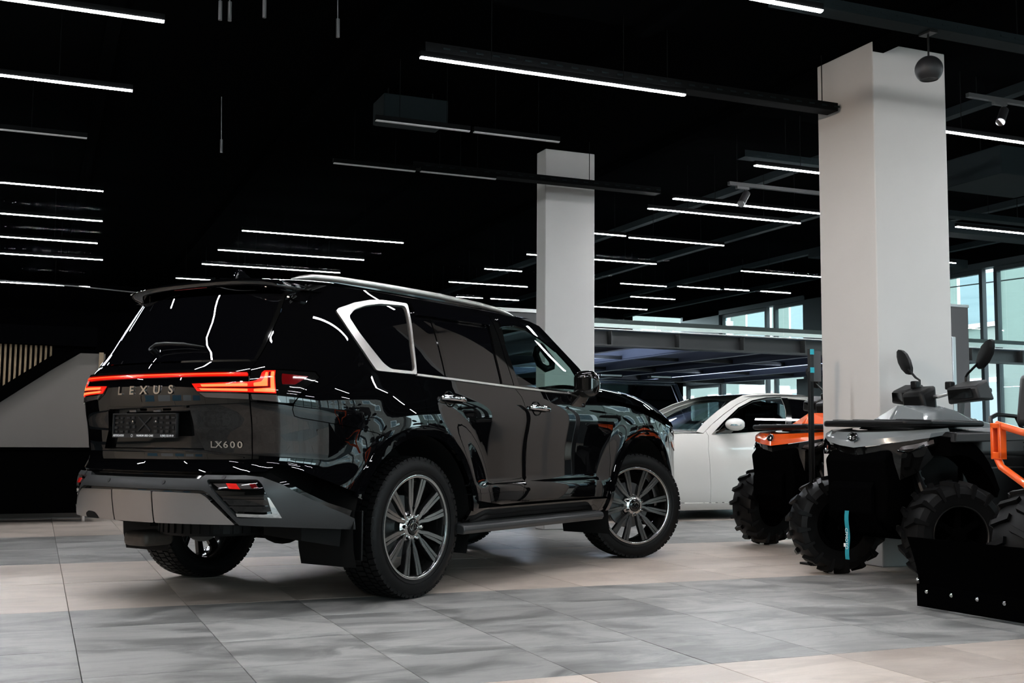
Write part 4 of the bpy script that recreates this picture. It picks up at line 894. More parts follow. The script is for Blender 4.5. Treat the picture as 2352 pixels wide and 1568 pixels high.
def spoke_mesh():
    g = G()
    def pt(x, z, d=0): return (x, face_y(math.hypot(x, z)) + d, z)
    def ribbon(path, hw, d0, d1):           # path [(x,z)], half widths
        L = []
        for i, (x, z) in enumerate(path):
            a = path[max(0, i - 1)]; b = path[min(len(path) - 1, i + 1)]; tx_, tz_ = b[0] - a[0], b[1] - a[1]; q = math.hypot(tx_, tz_); nx, nz = -tz_ / q, tx_ / q; w_ = hw[i]
            L.append([pt(x + nx * w_, z + nz * w_, d0), pt(x - nx * w_, z - nz * w_, d0), pt(x - nx * w_, z - nz * w_, d1), pt(x + nx * w_, z + nz * w_, d1)])
        g.loft(L, True, False, True)
    for s in (1, -1):                       # black body then the machined strips
        g.mi = 0
        ribbon([(s * .074, .284), (s * .056, .21), (s * .038, .140), (s * .018, .088), (s * .012, .06)], [.0130, .0120, .0115, .011, .011], .004, .034)
        ribbon([(s * .046, .284), (s * .034, .21), (s * .021, .150), (s * .012, .112)], [.0105, .0095, .0085, .005], .004, .030)
        ribbon([(s * .060, .284), (s * .045, .21), (s * .031, .15)], [.010, .009, .008], .012, .030)
        g.mi = 1
        ribbon([(s * .0745, .287), (s * .0565, .21), (s * .0375, .140), (s * .0145, .090), (s * .0095, .062)], [.0112, .0105, .0096, .0085, .009], -.0005, .005)
        ribbon([(s * .0455, .286), (s * .0335, .21), (s * .0205, .150), (s * .0115, .114)], [.0085, .0080, .0070, .0015], -.0005, .005)
    ribbon([(-.048, .2835), (-.024, .2875), (0, .289), (.024, .2875), (.048, .2835)], [.005] * 5, -.0005, .005)
    return g.mesh('spoke', [M['rimblack'], M['mach']], ang=40)
me_spoke = spoke_mesh()
g = G(); g.lathe([(.092, o_ + .060), (.080, o_ + .050), (.066, o_ + .042), (.050, o_ + .038)], 48); me_hub = g.mesh('hub', M['mach'], ang=50)
g = G(); g.lathe([(.046, o_ + .044), (.045, o_ + .034), (.041, o_ + .031), (.001, o_ + .030)], 40); me_cap = g.mesh('hub_cap', M['gloss'], ang=40)
g = G(); yy = o_ + .029
g.tube([(.033 * math.cos(a), yy, .024 * math.sin(a)) for a in np.linspace(0, 2 * math.pi, 29)[:-1]], .0026, 6, closed=True); g.tube([(.006, yy, .0225), (-.016, yy, -.013), (.026, yy, -.013)], .0028, 6); me_logo = g.mesh('cap_emblem', M['chrome'], ang=60)
g = G(); g.lathe([(.011, o_ + .052), (.0115, o_ + .042), (.0105, o_ + .028), (.007, o_ + .024), (.001, o_ + .023)], 12); me_nut = g.mesh('lug_nut', M['chrome'], ang=30)
g = G(); g.lathe([(.06, .0), (.178, .0), (.178, .022), (.06, .022)], 48); g.lathe([(.001, -.03), (.085, -.03), (.085, .02)], 32); me_disc = g.mesh('brake_disc', M['steel'], ang=40)
g = G()
for a in np.linspace(.5, 1.5, 6): pass
g.loft([[(r * math.sin(a), y, r * math.cos(a)) for r, y in ((.115, -.03), (.185, -.03), (.185, .04), (.115, .04))] for a in np.linspace(.9, 1.9, 8)], True, False, True); me_cal = g.mesh('brake_caliper', M['under'], ang=40)
def wheel(x, s, steer=0.0, spin=0.0, out=.8375):
    R = Matrix.Rotation(steer, 4, 'Z') @ (Matrix.Identity(4) if s > 0 else Matrix.Rotation(math.pi, 4, 'Z'))
    o = link('wheel', me_tyre, suv); o.matrix_local = Matrix.Translation((x, -s * out, .405)) @ R @ Matrix.Rotation(spin, 4, 'Y')
    for nm, me in (('rim_barrel', me_barrel), ('rim_lip', me_lip), ('hub', me_hub), ('hub_cap', me_cap)): link(nm, me, o)
    e = link('cap_emblem', me_logo, o); e.rotation_euler = (0, -spin, 0)
    d = link('brake_disc', me_disc, o); d.rotation_euler = (0, -spin, 0); c = link('brake_caliper', me_cal, o); c.rotation_euler = (0, -spin, 0)
    for k in range(6):
        q = link('spoke', me_spoke, o); q.rotation_euler = (0, k * math.pi / 3, 0)
        a = k * math.pi / 3 + math.pi / 6; q = link('lug_nut', me_nut, o, (.070 * math.sin(a), .0, .070 * math.cos(a)))
    return o
ST = math.radians(-33)
wheel(0, 1, 0, math.radians(3)); wheel(0, -1, 0, .5); wheel(2.85, 1, ST, math.radians(31), out=.845); wheel(2.85, -1, ST, .3, out=.8375)
sw = G(); sw.lathe([(.16, .06), (.30, .09), (.335, .07), (.345, .04), (.345, -.04), (.335, -.07), (.16, -.06)], 48, lambda r, h, a: (r * math.cos(a), r * math.sin(a), h))
for k in range(40):
    a = 2 * math.pi * k / 40; sw.box((.347 * math.cos(a), .347 * math.sin(a), 0), (.012, .036, .11), rz=a)
sw.build('spare_wheel', M['rubber'], suv, (-.50, .12, .425), ang=35)
# ================================================================== THE WHITE SALOON
SED = CarSurf(plan=[(-4.25, 0), (-4.2, .5), (-4.05, .78), (-3.7, .91), (-3.1, .945), (-1.5, .95), (0, .945), (.45, .94), (.80, .90), (1.05, .75), (1.19, .45), (1.23, 0)],
              W=[(.10, .84), (.16, .885), (.25, .915), (.4, .935), (.6, .945), (.75, .945), (.88, .93), (.96, .908), (1.02, .885), (1.10, .845), (1.25, .765), (1.38, .68), (1.46, .60), (1.8, .3)],
              DR=[(.1, 0), (1, 0), (1.5, .3)], DF=[(.1, -.1), (.4, 0), (.6, 0), (.75, -.08), (.9, -.28), (1.5, -.5)], wref=.945, rear0=-2., rear1=-4.2, front0=-.1, front1=1.2)
sal = empty('saloon_car', (6.75, 12.25, 0), math.pi, 'pearl white saloon parked side-on behind the black car', 'car')
kw = dict(S=SED, h=.08, eh=.05)
DF_ = [(4.405, .976), (4.43, .824), (4.413, .623), (4.385, .20)]; DR_ = [(3.103, 1.462), (3.150, 1.30), (3.223, 1.065), (3.226, .933), (3.259, .569), (3.265, .20)]
PIL = [(4.47, 1.00), (4.33, 1.10), (4.10, 1.235), (3.88, 1.35), (3.632, 1.438), (3.40, 1.47)]
FG_ = [(4.30, .995), (4.12, 1.13), (3.86, 1.30), (3.62, 1.395), (3.39, 1.435), (3.165, 1.447), (3.20, 1.28), (3.285, 1.062), (3.80, 1.03)]
RG_ = [(3.07, 1.447), (2.75, 1.43), (2.40, 1.37), (2.05, 1.22), (2.0, 1.13), (2.9, 1.085), (3.20, 1.068), (3.14, 1.24)]
sx = lambda x, z: float(SED.t_of_x(x, z))
for s in (-1, 1):
    fd = pan('front_door', DF_ + [(3.265, .20)] + list(reversed(DR_)) + [(3.40, 1.47), (3.632, 1.438), (3.88, 1.35), (4.10, 1.235), (4.33, 1.10), (4.43, 1.03)], M['ivory'], sal, side=s, holes=[FG_], **kw)
    pan('front_window', FG_, M['tint'], fd, side=s, off=-.006, flange=0, **kw)
    pan('window_trim', [(4.34, .985), (3.80, 1.020), (3.22, 1.055), (3.22, 1.066), (3.80, 1.031), (4.34, .996)], M['chrome'], fd, side=s, off=.006, flange=.01, gap=0, **kw)
    pan('window_arch_trim', [(4.36, .99), (4.14, 1.145), (3.87, 1.315), (3.62, 1.408), (3.39, 1.447), (3.165, 1.459), (3.165, 1.449), (3.39, 1.436), (3.62, 1.396), (3.86, 1.302), (4.12, 1.132), (4.32, .99)], M['chrome'], fd, side=s, off=.006, flange=.01, gap=0, **kw)
    pan('pillar_trim', [(3.07, 1.45), (3.165, 1.45), (3.20, 1.28), (3.285, 1.06), (3.19, 1.066), (3.135, 1.24)], M['gloss'], fd, side=s, off=.004, flange=.006, **kw)
    pan('handle', rnd([(3.565, .944), (3.30, .950), (3.30, .926), (3.565, .920)], .011), M['chrome'], fd, side=s, off=.012, flange=.014, gap=0, h=.03, S=SED)
    rd = pan('rear_door', DR_ + [(2.75, .20)] + arc(-3.10, .34, .38, 12, 84, 10, SED) + [(2.02, 1.06), (2.0, 1.20), (2.40, 1.40), (2.75, 1.452)], M['ivory'], sal, side=s, holes=[RG_], **kw)
    pan('rear_window', RG_, M['privacy'], rd, side=s, off=-.006, flange=0, **kw)
    pan('window_trim', [(3.22, 1.055), (2.0, 1.118), (2.0, 1.130), (3.22, 1.066)], M['chrome'], rd, side=s, off=.006, flange=.01, gap=0, **kw)
    pan('rear_quarter', [(2.0, 1.06)] + list(reversed(arc(-3.10, .34, .38, 90, 172, 12, SED))) [::-1] + [(1.0, .45), (.75, .45), (.80, .95), (1.3, 1.02), (1.7, 1.15)], M['ivory'], sal, side=s, **kw)
    pan('front_fender', [(4.385, .20)] + DF_[::-1][1:] + [(4.43, 1.03), (4.47, 1.00), (4.75, 1.00), (5.20, .97), (5.60, .91), (5.95, .78), (6.0, .60)] + arc(.36, .34, .375, 20, 186, 16, SED) + [(sx(-.03, .2), .20)], M['ivory'], sal, side=s, **kw)
    pan('front_bumper', [(5.95, .76), (SED.T, .74), (SED.T, .16), (5.85, .16), (sx(.73, .30), .30), (6.0, .58)], M['ivory'], sal, side=s, gap=.0005, **kw)
    pan('sill', rnd([(sx(-.03, .20), .205), (sx(-2.72, .20), .195), (sx(-2.72, .12), .12), (sx(-.05, .12), .12)], .01), M['ivory'], sal, side=s, off=.012, flange=.03, S=SED, h=.08)
    pan('roof_rail_panel', [(4.47, 1.00), (4.33, 1.10), (4.10, 1.235), (3.88, 1.35), (3.632, 1.438), (3.40, 1.47), (3.103, 1.462), (2.75, 1.452), (2.40, 1.40), (2.40, 1.43), (2.80, 1.492), (3.2, 1.510), (3.50, 1.505), (3.72, 1.470), (3.95, 1.39), (4.18, 1.275), (4.42, 1.13), (4.56, 1.02)], M['ivory'], sal, side=s, off=.002, **kw)
    g = G(); rings = []
    for q in np.linspace(-1, 1, 11):
        c = math.sqrt(max(1 - abs(q) ** 3, .02)); rings.append([(-.78 + .125 * c * max(-.9, math.cos(a)) * (1.0), -s * (1.03 + .075 * q), 1.108 + .075 * c * math.sin(a)) for a in np.linspace(0, 2 * math.pi, 19)[:-1]])
    g.loft(rings); mo = g.build('door_mirror', M['ivory'], sal, ang=50)
    G().hexa([(-.60, -s * .90, 1.0), (-.80, -s * .90, 1.0), (-.78, -s * 1.0, 1.04), (-.66, -s * 1.0, 1.04), (-.60, -s * .90, 1.02), (-.80, -s * .90, 1.02), (-.78, -s * 1.0, 1.07), (-.66, -s * 1.0, 1.07)]).build('mirror_foot', M['gloss'], mo)
    G().box((-.74, -s * 1.098, 1.10), (.15, .012, .02)).build('mirror_strip', M['chrome'], mo, bevel=.004)
    for cx in (.36, -3.10):
        w_ = G(); w_.lathe([(.20, .10), (.31, .11), (.335, .08), (.34, 0), (.335, -.08), (.31, -.11), (.22, -.105), (.21, -.07), (.05, -.06), (.001, -.06)], 40)
        wo = w_.build('wheel', M['rubber'], sal, (cx, -s * .80, .34))
        if s > 0: wo.rotation_euler = (0, 0, 0)
        else: wo.rotation_euler = (0, 0, math.pi)
        for k in range(5):
            a = k * 2 * math.pi / 5; G().bar((.05 * math.sin(a), -.085, .05 * math.cos(a)), (.225 * math.sin(a), -.098, .225 * math.cos(a)), .05, .02, up=(0, 1, 0)).build('spoke', M['mach'], wo)
rings = []
for x in np.linspace(-.55, 1.12, 16):
    z = .985 + .075 * sstep(1.1, -.5, x) - .16 * sstep(.65, 1.2, x); Y = .87 - .28 * sstep(.5, 1.2, x)
    rings.append([(x, v * Y, z - .05 * abs(v) ** 3) for v in np.linspace(-1, 1, 17)])
G().loft(rings, False, False, False).build('hood', M['ivory'], sal, ang=60)
rings = []
for v in np.linspace(-1, 1, 17):
    b = 1 - abs(v) ** 2.2; rings.append([(-.42 - .80 * q + (.16 - .10 * q) * b, v * (.80 - .20 * q), 1.03 + .45 * q - .06 * q * q + .02 * b) for q in np.linspace(0, 1, 10)])
G().loft(rings, False, False, False).build('windscreen', M['windscreen'], sal, ang=60)
rings = []
for x in np.linspace(-1.20, -2.55, 12):
    z = 1.435 + .055 * math.sin(math.pi * np.clip((-x - 1.0) / 1.7, 0, 1)); rings.append([(x + .07 * (1 - abs(v) ** 2), v * .62, z + .028 * (1 - abs(v) ** 2.4)) for v in np.linspace(-1, 1, 13)])
G().loft(rings, False, False, False).build('roof', M['gloss'], sal, ang=60)
g = G(); g.loft([[(-2.5, v * .62, 1.47) for v in (-1, 0, 1)], [(-3.5, v * .66, 1.10) for v in (-1, 0, 1)], [(-4.2, v * .6, .98) for v in (-1, 0, 1)], [(-4.22, v * .7, .45) for v in (-1, 0, 1)]], False, False, False); g.build('rear_body', M['ivory'], sal)
g = G(); g.box((-1.7, 0, .36), (4.6, 1.5, .42)); g.box((-1.7, 0, .62), (3.4, 1.7, .5)); g.build('cabin_block', M['under'], sal, smooth=False)
G().prism([(-.50, .9), (-.55, 1.04), (-.95, 1.06), (-1.0, .9)], lambda u, v, q: (u, q, v), -.76, .76).build('dashboard', M['seat'], sal, bevel=.02)
for y in (-.38, .38):
    se = G().box((-1.62, y, 1.0), (.14, .48, .6), R=Matrix.Rotation(.2, 3, 'Y')).build('seat', M['seat'], sal, bevel=.05, seg=3); G().box((-1.72, y, 1.32), (.09, .26, .15)).build('headrest', M['seat'], se, bevel=.03, seg=3)
# ================================================================== THE BLACK OFF-ROADER UNDER THE MEZZANINE
off = empty('off_roader', (8.98, 16.2, 0), -math.pi / 2, 'boxy black off-road vehicle with roof lamps under the mezzanine', 'car')
g = G(); g.hexa([(-3.4, -.90, .45), (1.5, -.90, .45), (1.5, .90, .45), (-3.4, .90, .45), (-3.4, -.88, 1.28), (1.42, -.86, 1.22), (1.42, .86, 1.22), (-3.4, .88, 1.28)]); g.build('body', M['offpaint'], off, bevel=.05, seg=3)
g = G()
for s in (1, -1):
    g.hexa([(.20, s * .80, 1.24), (.28, s * .80, 1.24), (.28, s * .88, 1.24), (.20, s * .88, 1.24), (-.10, s * .70, 1.86), (-.02, s * .70, 1.86), (-.02, s * .77, 1.86), (-.10, s * .77, 1.86)])
    g.hexa([(-1.15, s * .82, 1.26), (-1.0, s * .82, 1.26), (-1.0, s * .88, 1.26), (-1.15, s * .88, 1.26), (-1.15, s * .72, 1.86), (-1.0, s * .72, 1.86), (-1.0, s * .77, 1.86), (-1.15, s * .77, 1.86)])
g.build('pillar', M['offpaint'], off, bevel=.01)
G().hexa([(-3.3, -.76, 1.83), (.02, -.76, 1.83), (.02, .76, 1.83), (-3.3, .76, 1.83), (-3.3, -.72, 1.915), (-.06, -.72, 1.905), (-.06, .72, 1.905), (-3.3, .72, 1.915)]).build('roof', M['offpaint'], off, bevel=.03, seg=3)
G().hexa([(.235, -.80, 1.24), (.245, -.80, 1.24), (.245, .80, 1.24), (.235, .80, 1.24), (-.05, -.70, 1.85), (-.04, -.70, 1.85), (-.04, .70, 1.85), (-.05, .70, 1.85)]).build('windscreen', M['tint'], off, smooth=False)
for s in (1, -1):
    G().hexa([(-1.0, s * .862, 1.27), (.20, s * .862, 1.27), (.20, s * .868, 1.27), (-1.0, s * .868, 1.27), (-1.0, s * .752, 1.83), (-.06, s * .752, 1.83), (-.06, s * .758, 1.83), (-1.0, s * .758, 1.83)]).build('side_window', M['tint'], off, smooth=False)
    lb = G().box((-.05, s * .46, 1.955), (.09, .42, .05)).build('roof_lamp', M['plastic'], off, bevel=.012); G().box((-.002, s * .46, 1.957), (.008, .38, .03)).build('lamp_glass', M['alu'], lb, bevel=.003)
    for x in (0.75, -2.1): G().lathe([(.12, .12), (.36, .12), (.385, .09), (.385, -.09), (.36, -.12), (.12, -.12)], 36).build('wheel', M['rubber'], off, (x, s * .78, .385))
    G().cyl((1.1, s * .72, 1.20), (1.1, s * .72, 1.31), .05, .03, 14).build('indicator_pod', M['gloss'], off)
bt = G(); bt.tube([(-.03, -.72, 1.872), (-.03, .72, 1.872)], .014, 6); bt.build('roof_edge_glint', M['alu'], off)  # pale strip added as the bright glint along the roof edge
bt = G(); bt.tube([(.255, -.76, 1.26), (-.035, -.665, 1.82), (-.035, .665, 1.82), (.255, .76, 1.26)], .012, 6); bt.build('window_frame', M['alu'], off)  # pale tube added as the highlight around the windscreen
# ball lamps and grey wall piece at the far end of the undercroft
wl = G().box((14.45, 18.3, 1.1), (.06, 1.9, 2.2)).build('wall_panel', M['metalgrey'], None, smooth=False); tag(wl, kind='structure'); wl.name = 'trim_2'
# ================================================================== QUAD BIKES
def mud_tyre(R, W, rim, N=16):
    g = G(); w = W / 2
    g.lathe([(rim, w * .80), (rim + .02, w * .86), (rim + (R - rim) * .5, w), (R - .045, w * .90), (R - .028, w * .6), (R - .024, 0), (R - .028, -w * .6), (R - .045, -w * .90), (rim + (R - rim) * .5, -w), (rim + .02, -w * .86), (rim, -w * .80)], 64)
    P = lambda r, a, y: (r * math.sin(a), y, r * math.cos(a))
    for s in (1, -1):
        for k in range(N):
            a = 2 * math.pi * (k + (.5 if s < 0 else 0)) / N; da = .085
            g.hexa([P(R - .035, a - da, s * w * .08), P(R - .035, a + da * .6, s * w * .08), P(R - .05, a + da * 1.9, s * w * .92), P(R - .05, a + da * .5, s * w * .92), P(R, a - da * .8, s * w * .10), P(R, a + da * .4, s * w * .10), P(R - .012, a + da * 1.7, s * w * .90), P(R - .012, a + da * .7, s * w * .90)])
            g.hexa([P(R - .10, a + da * .7, s * w * .94), P(R - .10, a + da * 1.7, s * w * .94), P(R - .03, a + da * 1.9, s * w * .86), P(R - .03, a + da * .5, s * w * .86), P(R - .105, a + da * .8, s * w * 1.07), P(R - .105, a + da * 1.6, s * w * 1.07), P(R - .018, a + da * 1.8, s * w * 1.0), P(R - .018, a + da * .6, s * w * 1.0)])
    return g.mesh('wheel', M['rubber'], ang=25)
me_ft = mud_tyre(.340, .235, .175); me_rt = mud_tyre(.345, .29, .175)
g = G(); g.lathe([(.178, -.095), (.183, -.10), (.175, -.085), (.165, -.05), (.15, .03), (.14, .09), (.176, .095)], 40); g.lathe([(.001, .045), (.148, .045)], 40); me_ar = g.mesh('rim_barrel', M['deep'], ang=40)
g = G(); g.lathe([(.186, -.097), (.183, -.105), (.178, -.100)], 48); me_abead = g.mesh('rim_edge', M['darksteel'], ang=60)
g = G(); g.lathe([(.05, -.05), (.045, -.085), (.001, -.09)], 20)
for k in range(6):
    a = k * math.pi / 3; g.bar((.04 * math.sin(a), -.055, .04 * math.cos(a)), (.165 * math.sin(a), -.06, .165 * math.cos(a)), .035, .025, up=(0, 1, 0))
me_as = g.mesh('rim_spokes', M['deep'], ang=40)
def quad(name, loc, yaw, label, hood_m, strap=False, wst=.10, steer=-.25):
    q = empty(name, loc, yaw, label, 'quad bike')
    K, K2, KD = M['plastic'], M['plastic2'], M['deep']
    mirr = lambda v, s: (v[0], v[1] * s, v[2])
    for x, s, me, y, st in ((0, 1, me_ft, .475, wst), (0, -1, me_ft, .475, wst), (-1.45, 1, me_rt, .46, 0), (-1.45, -1, me_rt, .46, 0)):
        o = link('wheel', me, q); R = .338 if me is me_ft else .343
        o.matrix_local = Matrix.Translation((x, s * y, R)) @ Matrix.Rotation(st, 4, 'Z') @ (Matrix.Rotation(math.pi, 4, 'Z') if s > 0 else Matrix.Identity(4))
        for nm, mm in (('rim_barrel', me_ar), ('rim_edge', me_abead), ('rim_spokes', me_as)): link(nm, mm, o)
    # nose: painted wedge, dark mask below, headlamps
    for s in (1, -1):
        T = lambda *v: mirr(v, s)
        g = G(); top = [(-.04, .43, 1.005), (.10, .405, .995), (.20, .30, .985), (.265, .15, .977), (.29, 0, .974)]; mid = [(-.02, .455, .985), (.13, .43, .968), (.245, .31, .950), (.315, .15, .930), (.345, 0, .918)]; low = [(-.02, .45, .965), (.14, .425, .940), (.255, .30, .915), (.325, .14, .890), (.352, 0, .875)]
        g.loft([[T(*p) for p in r] for r in (top, mid, low)], False, False, False); g.loft([[T(*p) for p in top], [T(p[0] - .12, p[1] * .8, p[2] + .012) for p in top]], False, False, False); g.build('nose_panel', hood_m, q, ang=28)
        g = G(); l2 = [(-.02, .445, .965), (.13, .415, .938), (.245, .29, .912), (.312, .14, .886), (.338, 0, .870)]; l3 = [(.0, .44, .92), (.13, .40, .88), (.24, .29, .84), (.31, .14, .80), (.335, 0, .785)]; l4 = [(.02, .34, .80), (.10, .30, .72), (.20, .24, .67), (.28, .12, .645), (.30, 0, .64)]
        g.loft([[T(*p) for p in r] for r in (l2, l3, l4)], False, False, False); g.build('front_mask', M['gloss'], q, ang=25)
        g = G(); g.loft([[T(*p) for p in r] for r in ([(.255, .30, .885), (.185, .375, .905), (.10, .425, .93)], [(.27, .29, .862), (.19, .38, .875), (.10, .43, .905)], [(.26, .28, .85), (.18, .36, .86), (.09, .41, .89)])], False, False, False); hl = g.build('headlamp', M['lens'], q, ang=40)
        g = G(); g.tube([T(.275, .285, .858), T(.235, .335, .845), T(.20, .372, .868), T(.16, .40, .895)], .006, 6); g.build('lamp_strip', M['chrome'], hl)
        # front fender with arched cut-out
        g = G(); sec = []
        for a in np.linspace(math.radians(80), math.radians(155), 9):
            c, s_ = math.cos(a), math.sin(a); sec.append([(c * .43 - .02, .34, .40 + s_ * .50), (c * .45 - .02, .42, .43 + s_ * .53), (c * .46 - .02, .50, .42 + s_ * .53), (c * .45 - .02, .52, .40 + s_ * .50), (c * .42 - .02, .52, .36 + s_ * .475), (c * .42 - .02, .34, .36 + s_ * .475)])
        g.loft([[T(*p) for p in r] for r in sec], True, False, True); fe = g.build('front_fender', KD, q, ang=35)
        g = G(); g.hexa([T(.06, .30, .93), T(-.80, .27, .93), T(-.72, .575, .93), T(.05, .545, .91), T(.05, .30, .990), T(-.80, .27, 1.02), T(-.72, .55, .99), T(.0, .52, .975)]); g.build('fender_top', K, q, bevel=.012, seg=2)
        if s > 0: put_text('drive_badge', '4X4', .036, .001, M['white'], (-.34, .574, .962), (-1, 0, 0), (0, -.41, .91), q, shear=.25, xscale=1.25)
        # rear fender, footwell, side cover
        g = G(); sec = []
        for a in np.linspace(math.radians(10), math.radians(170), 13):
            c, s_ = math.cos(a), math.sin(a); sec.append([(-1.45 + c * .46, .24, .40 + s_ * .52), (-1.45 + c * .47, .56, .42 + s_ * .52), (-1.45 + c * .46, .60, .40 + s_ * .50), (-1.45 + c * .43, .60, .37 + s_ * .47), (-1.45 + c * .43, .24, .37 + s_ * .47)])
        g.loft([[T(*p) for p in r] for r in sec], True, False, True); g.build('rear_fender', KD, q, ang=35)
        g = G(); g.box(T(-.73, .42, .34), (.62, .30, .04)); g.box(T(-.73, .26, .55), (.70, .04, .40)); g.build('footwell', K, q, bevel=.01)
        g = G(); g.hexa([T(.02, .0, 1.02), T(-.78, .0, .98), T(-.78, .28, .96), T(-.02, .29, 1.00), T(-.10, .0, 1.165), T(-.52, .0, 1.17), T(-.52, .15, 1.13), T(-.16, .17, 1.10)]); g.build('tank_cover', hood_m, q, bevel=.015, seg=2)
        g = G(); g.hexa([T(-.55, .10, .98), T(-.92, .10, .98), T(-.92, .22, .97), T(-.55, .25, .98), T(-.58, .0, 1.115), T(-.90, .0, 1.06), T(-.90, .14, 1.05), T(-.58, .15, 1.10)]); g.build('side_cover', hood_m, q, bevel=.012)
        # suspension
        g = G(); g.tube([T(.05, .12, .38), T(.02, .42, .32)], .018, 8); g.tube([T(-.12, .12, .38), T(-.02, .42, .32)], .018, 8); g.tube([T(.0, .17, .80), T(.0, .36, .36)], .028, 10); g.build('suspension_arm', K, q)
        g = G(); g.tube([T(-.02 + .034 * math.cos(t), .19 + .17 * t / 44 + .034 * math.sin(t) * .3, .75 - .36 * t / 44) for t in np.linspace(0, 44, 90)], .006, 5); g.build('coil_spring', M['steel'], q)
    g = G(); g.prism([(.335, .64), (.36, .80), (.30, .86), (.10, .84), (.0, .45), (.22, .34), (.34, .42)], lambda u, v, w_: (u, w_, v), -.24, .24); g.build('front_grille', KD, q, bevel=.02)
    g = G(); g.prism([(.36, .66), (.40, .62), (.40, .46), (.30, .33), (.05, .28), (.05, .32), (.27, .37), (.36, .47)], lambda u, v, w_: (u, w_, v), -.17, .17); g.build('bumper_plate', KD, q, bevel=.008)
    g = G(); g.ell((.352, 0, .945), (.006, .038, .030), R=Matrix.Rotation(-.4, 3, 'Y')); em = g.build('nose_emblem', M['gloss'], q); g = G(); g.tube([(.358 + 0 * a, .038 * math.cos(a), .944 + .028 * math.sin(a)) for a in np.linspace(0, 6.28, 25)[:-1]], .003, 6, closed=True); g.tube([(.36, -.02, .948), (.361, 0, .938), (.36, .02, .948)], .005, 6); g.tube([(.36, -.02, .936), (.361, 0, .926), (.36, .02, .936)], .004, 6); g.build('emblem_ring', M['chrome'], em)
    g = G(); g.prism([(.14, .44), (.255, .33), (.27, .20), (.27, -.20), (.255, -.33), (.14, -.44), (-.38, -.46), (-.38, .46)], lambda u, v, w_: (u, v, w_), 1.015, 1.055); rk = g.build('front_rack', K, q, bevel=.015)
    for y in (-.26, -.09, .09, .26): G().box((-.05, y, 1.057), (.55, .05, .008)).build('rack_slat', K2, rk, bevel=.003)
    g = G(); g.box((-1.62, 0, 1.0), (.62, .92, .04)); g.build('rear_rack', K, q, bevel=.015)
    g = G(); g.hexa([(-.72, -.17, .82), (-1.55, -.19, .82), (-1.55, .19, .82), (-.72, .17, .82), (-.78, -.12, 1.02), (-1.50, -.16, .99), (-1.50, .16, .99), (-.78, .12, 1.02)]); g.build('saddle', M['seat'], q, bevel=.04, seg=3)
    g = G(); g.box((-.75, 0, .58), (1.9, .34, .50)); g.box((-.75, 0, .36), (1.6, .5, .12)); g.build('frame', M['under'], q, bevel=.02)
    gg = [G().tube([(-1.40, s * .20, 1.0), (-1.45, s * .24, 1.10), (-1.62, s * .30, 1.13), (-1.86, s * .30, 1.12), (-1.88, s * .26, 1.02)], .017, 8).build('grab_rail', K, q, ang=60) for s in (1, -1)]
    G().box((-1.80, 0, 1.24), (.10, .44, .40), R=Matrix.Rotation(-.18, 3, 'Y')).build('backrest', M['seat'], q, bevel=.04, seg=3)
    # handlebar, rotated with the steering
    R = Matrix.Rotation(steer, 3, 'Z'); c0 = Vector((-.44, 0, 1.195))
    B = lambda x, y, z: tuple(c0 + R @ Vector((x, y, z)))
    g = G(); g.tube([B(-.14, -.42, .06), B(-.08, -.20, .07), B(.0, -.08, .03), B(.0, .08, .03), B(-.08, .20, .07), B(-.14, .42, .06)], .013, 10); hb = g.build('handlebar', M['alu'], q)
    for s in (1, -1):
        g = G(); g.tube([B(-.14, s * .42, .06), B(-.11, s * .29, .066)], .019, 12); g.build('grip', K, hb)
        g = G(); g.hexa([B(.02, s * .20, -.03), B(-.16, s * .20, -.01), B(-.17, s * .43, .0), B(-.02, s * .46, .0), B(.05, s * .22, .08), B(-.10, s * .20, .13), B(-.12, s * .42, .14), B(-.01, s * .44, .085)]); hg = g.build('hand_guard', K2, q, bevel=.014, seg=2)
        g = G(); g.hexa([B(.045, s * .24, .0), B(.047, s * .24, .0), B(.0, s * .42, .015), B(-.002, s * .42, .015), B(.052, s * .24, .065), B(.054, s * .24, .065), B(.012, s * .41, .075), B(.010, s * .41, .075)]); g.build('guard_inlay', M['gloss'], hg)
        g = G(); g.tube([B(-.10, s * .24, .07), B(-.10, s * .24, .16), B(-.09, s * .27, .18), B(-.10, s * .36, .245)], .0085, 8); ms = g.build('mirror_stalk', K, q)
        g = G(); a0 = Vector((-.11, s * .42, .305)); u = Vector((0, s * .60, .80)).normalized(); v = Vector((0, s * .80, -.60)).normalized()
        prof = [(-.115, .012), (-.09, .034), (-.03, .052), (.03, .052), (.075, .036), (.105, .012)]
        outl = [a0 + u * a + v * b for a, b in prof] + [a0 + u * a - v * b for a, b in reversed(prof)]
        g.loft([[B(*(p + Vector((.018, 0, 0)) + (a0 - p) * .35)) for p in outl], [B(*(p + Vector((.010, 0, 0)))) for p in outl], [B(*(p - Vector((.014, 0, 0)))) for p in outl]], True, False, True); g.build('mirror_head', K, ms, ang=40)
    g = G(); g.hexa([B(.08, -.19, -.11), B(-.02, -.19, -.11), B(-.02, .06, -.11), B(.08, .06, -.11), B(.11, -.18, .055), B(-.03, -.18, .115), B(-.03, .03, .115), B(.11, .03, .055)]); g.build('instrument_pod', K, q, bevel=.025, seg=3)
    for yy, zz in ((-.16, .12), (.20, .10)): G().box(B(.0, yy, zz), (.05, .05, .055)).build('switch_block', K, q, bevel=.008)
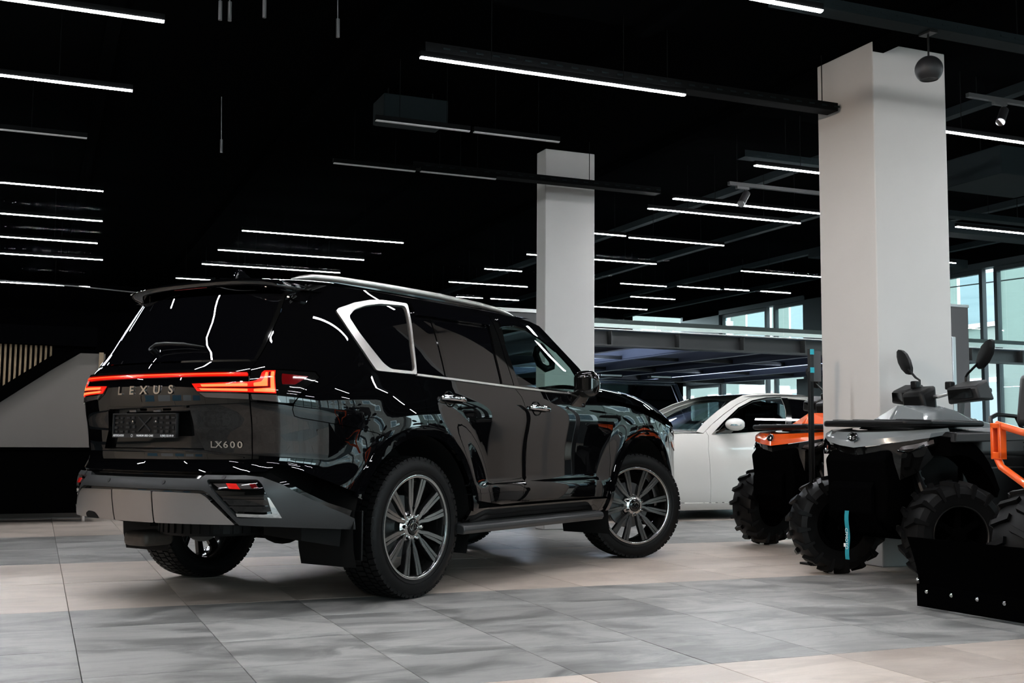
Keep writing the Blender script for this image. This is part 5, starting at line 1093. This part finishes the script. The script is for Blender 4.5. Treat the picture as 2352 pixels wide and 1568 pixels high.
    if strap:
        g = G(); g.loft([[(.425 + .006 * math.sin(9 * t), -.016, .47 - .31 * t), (.425 + .006 * math.sin(9 * t), .016, .47 - .31 * t), (.4225 + .006 * math.sin(9 * t), .016, .47 - .31 * t), (.4225 + .006 * math.sin(9 * t), -.016, .47 - .31 * t)] for t in np.linspace(0, 1, 12)]); sb = g.build('winch_strap', M['teal'], q)
        put_text('strap_print', 'CFMOTO', .031, .0004, M['white'], (.4335, .0, .292), (0, 0, -1), (0, 1, 0), sb, xscale=1.05)
        G().box((.425, -.02, .25), (.006, .016, .022)).build('strap_tag', M['white'], sb)
    return q
quad('quad_bike', (5.26, 6.03, 0), math.pi + .17, 'grey quad bike with front rack and teal winch strap before the broad column', M['atvgrey'], strap=True, wst=-.42)
quad('quad_bike', (6.08, 8.06, 0), math.pi + .12, 'orange-nosed quad bike mostly hidden behind the broad column', M['orange'], steer=0)
q3 = quad('quad_bike', (5.05, 4.10, 0), math.pi + .10, 'quad bike with an orange bull bar and black plough blade at the right edge', M['plastic2'], steer=0)
for s in (-1, 1):
    g = G(); g.tube([(.50, s * .0, .955), (.52, s * .16, .962), (.50, s * .335, 1.005)], .019, 10); g.tube([(.50, s * .34, .835), (.52, s * .30, .79), (.53, s * .16, .71), (.50, s * .08, .62), (.36, s * .08, .50)], .019, 10); bb = g.build('bull_bar', M['orange'], q3, ang=60)
    g = G()
    for z0, z1, y0, y1 in ((.83, 1.01, -.356, -.340), (.83, 1.01, -.312, -.296), (.985, 1.012, -.356, -.296), (.828, .865, -.356, -.296)): g.box((.505, -s * (y0 + y1) / 2, (z0 + z1) / 2), (.05, y1 - y0, z1 - z0))
    g.build('bar_end_plate', M['orange'], bb, bevel=.004)
bl = G(); n_ = 9
bl.loft([[(.46 + .10 * (1 - math.cos(a)) - .03, y, .065 + .33 * (a / 1.5)) for a in np.linspace(0, 1.5, n_)] + [(.45 + .10 * (1 - math.cos(a)) - .03, y, .065 + .33 * (a / 1.5)) for a in np.linspace(1.5, 0, n_)] for y in (-.92, .92)], True, False, True)
bo = bl.build('plough_blade', M['deep'], q3, ang=40)
G().box((.435, 0, .075), (.02, 1.86, .12)).build('cutting_edge', M['deep'], bo)
for y in np.arange(-.86, .9, .165): G().ell((.448, y, .10), (.008, .012, .012), 10, 6).build('bolt', M['chrome'], bo)
for y, z in ((-.915, .16), (-.76, .27), (-.71, .26)): G().ell((.452, y, z), (.010, .010, .010), 10, 6).build('bolt', M['chrome'], bo)
g = G(); g.box((.25, 0, .30), (.45, .12, .10)); g.build('plough_arm', M['plastic'], q3)
bpy.context.view_layer.update()
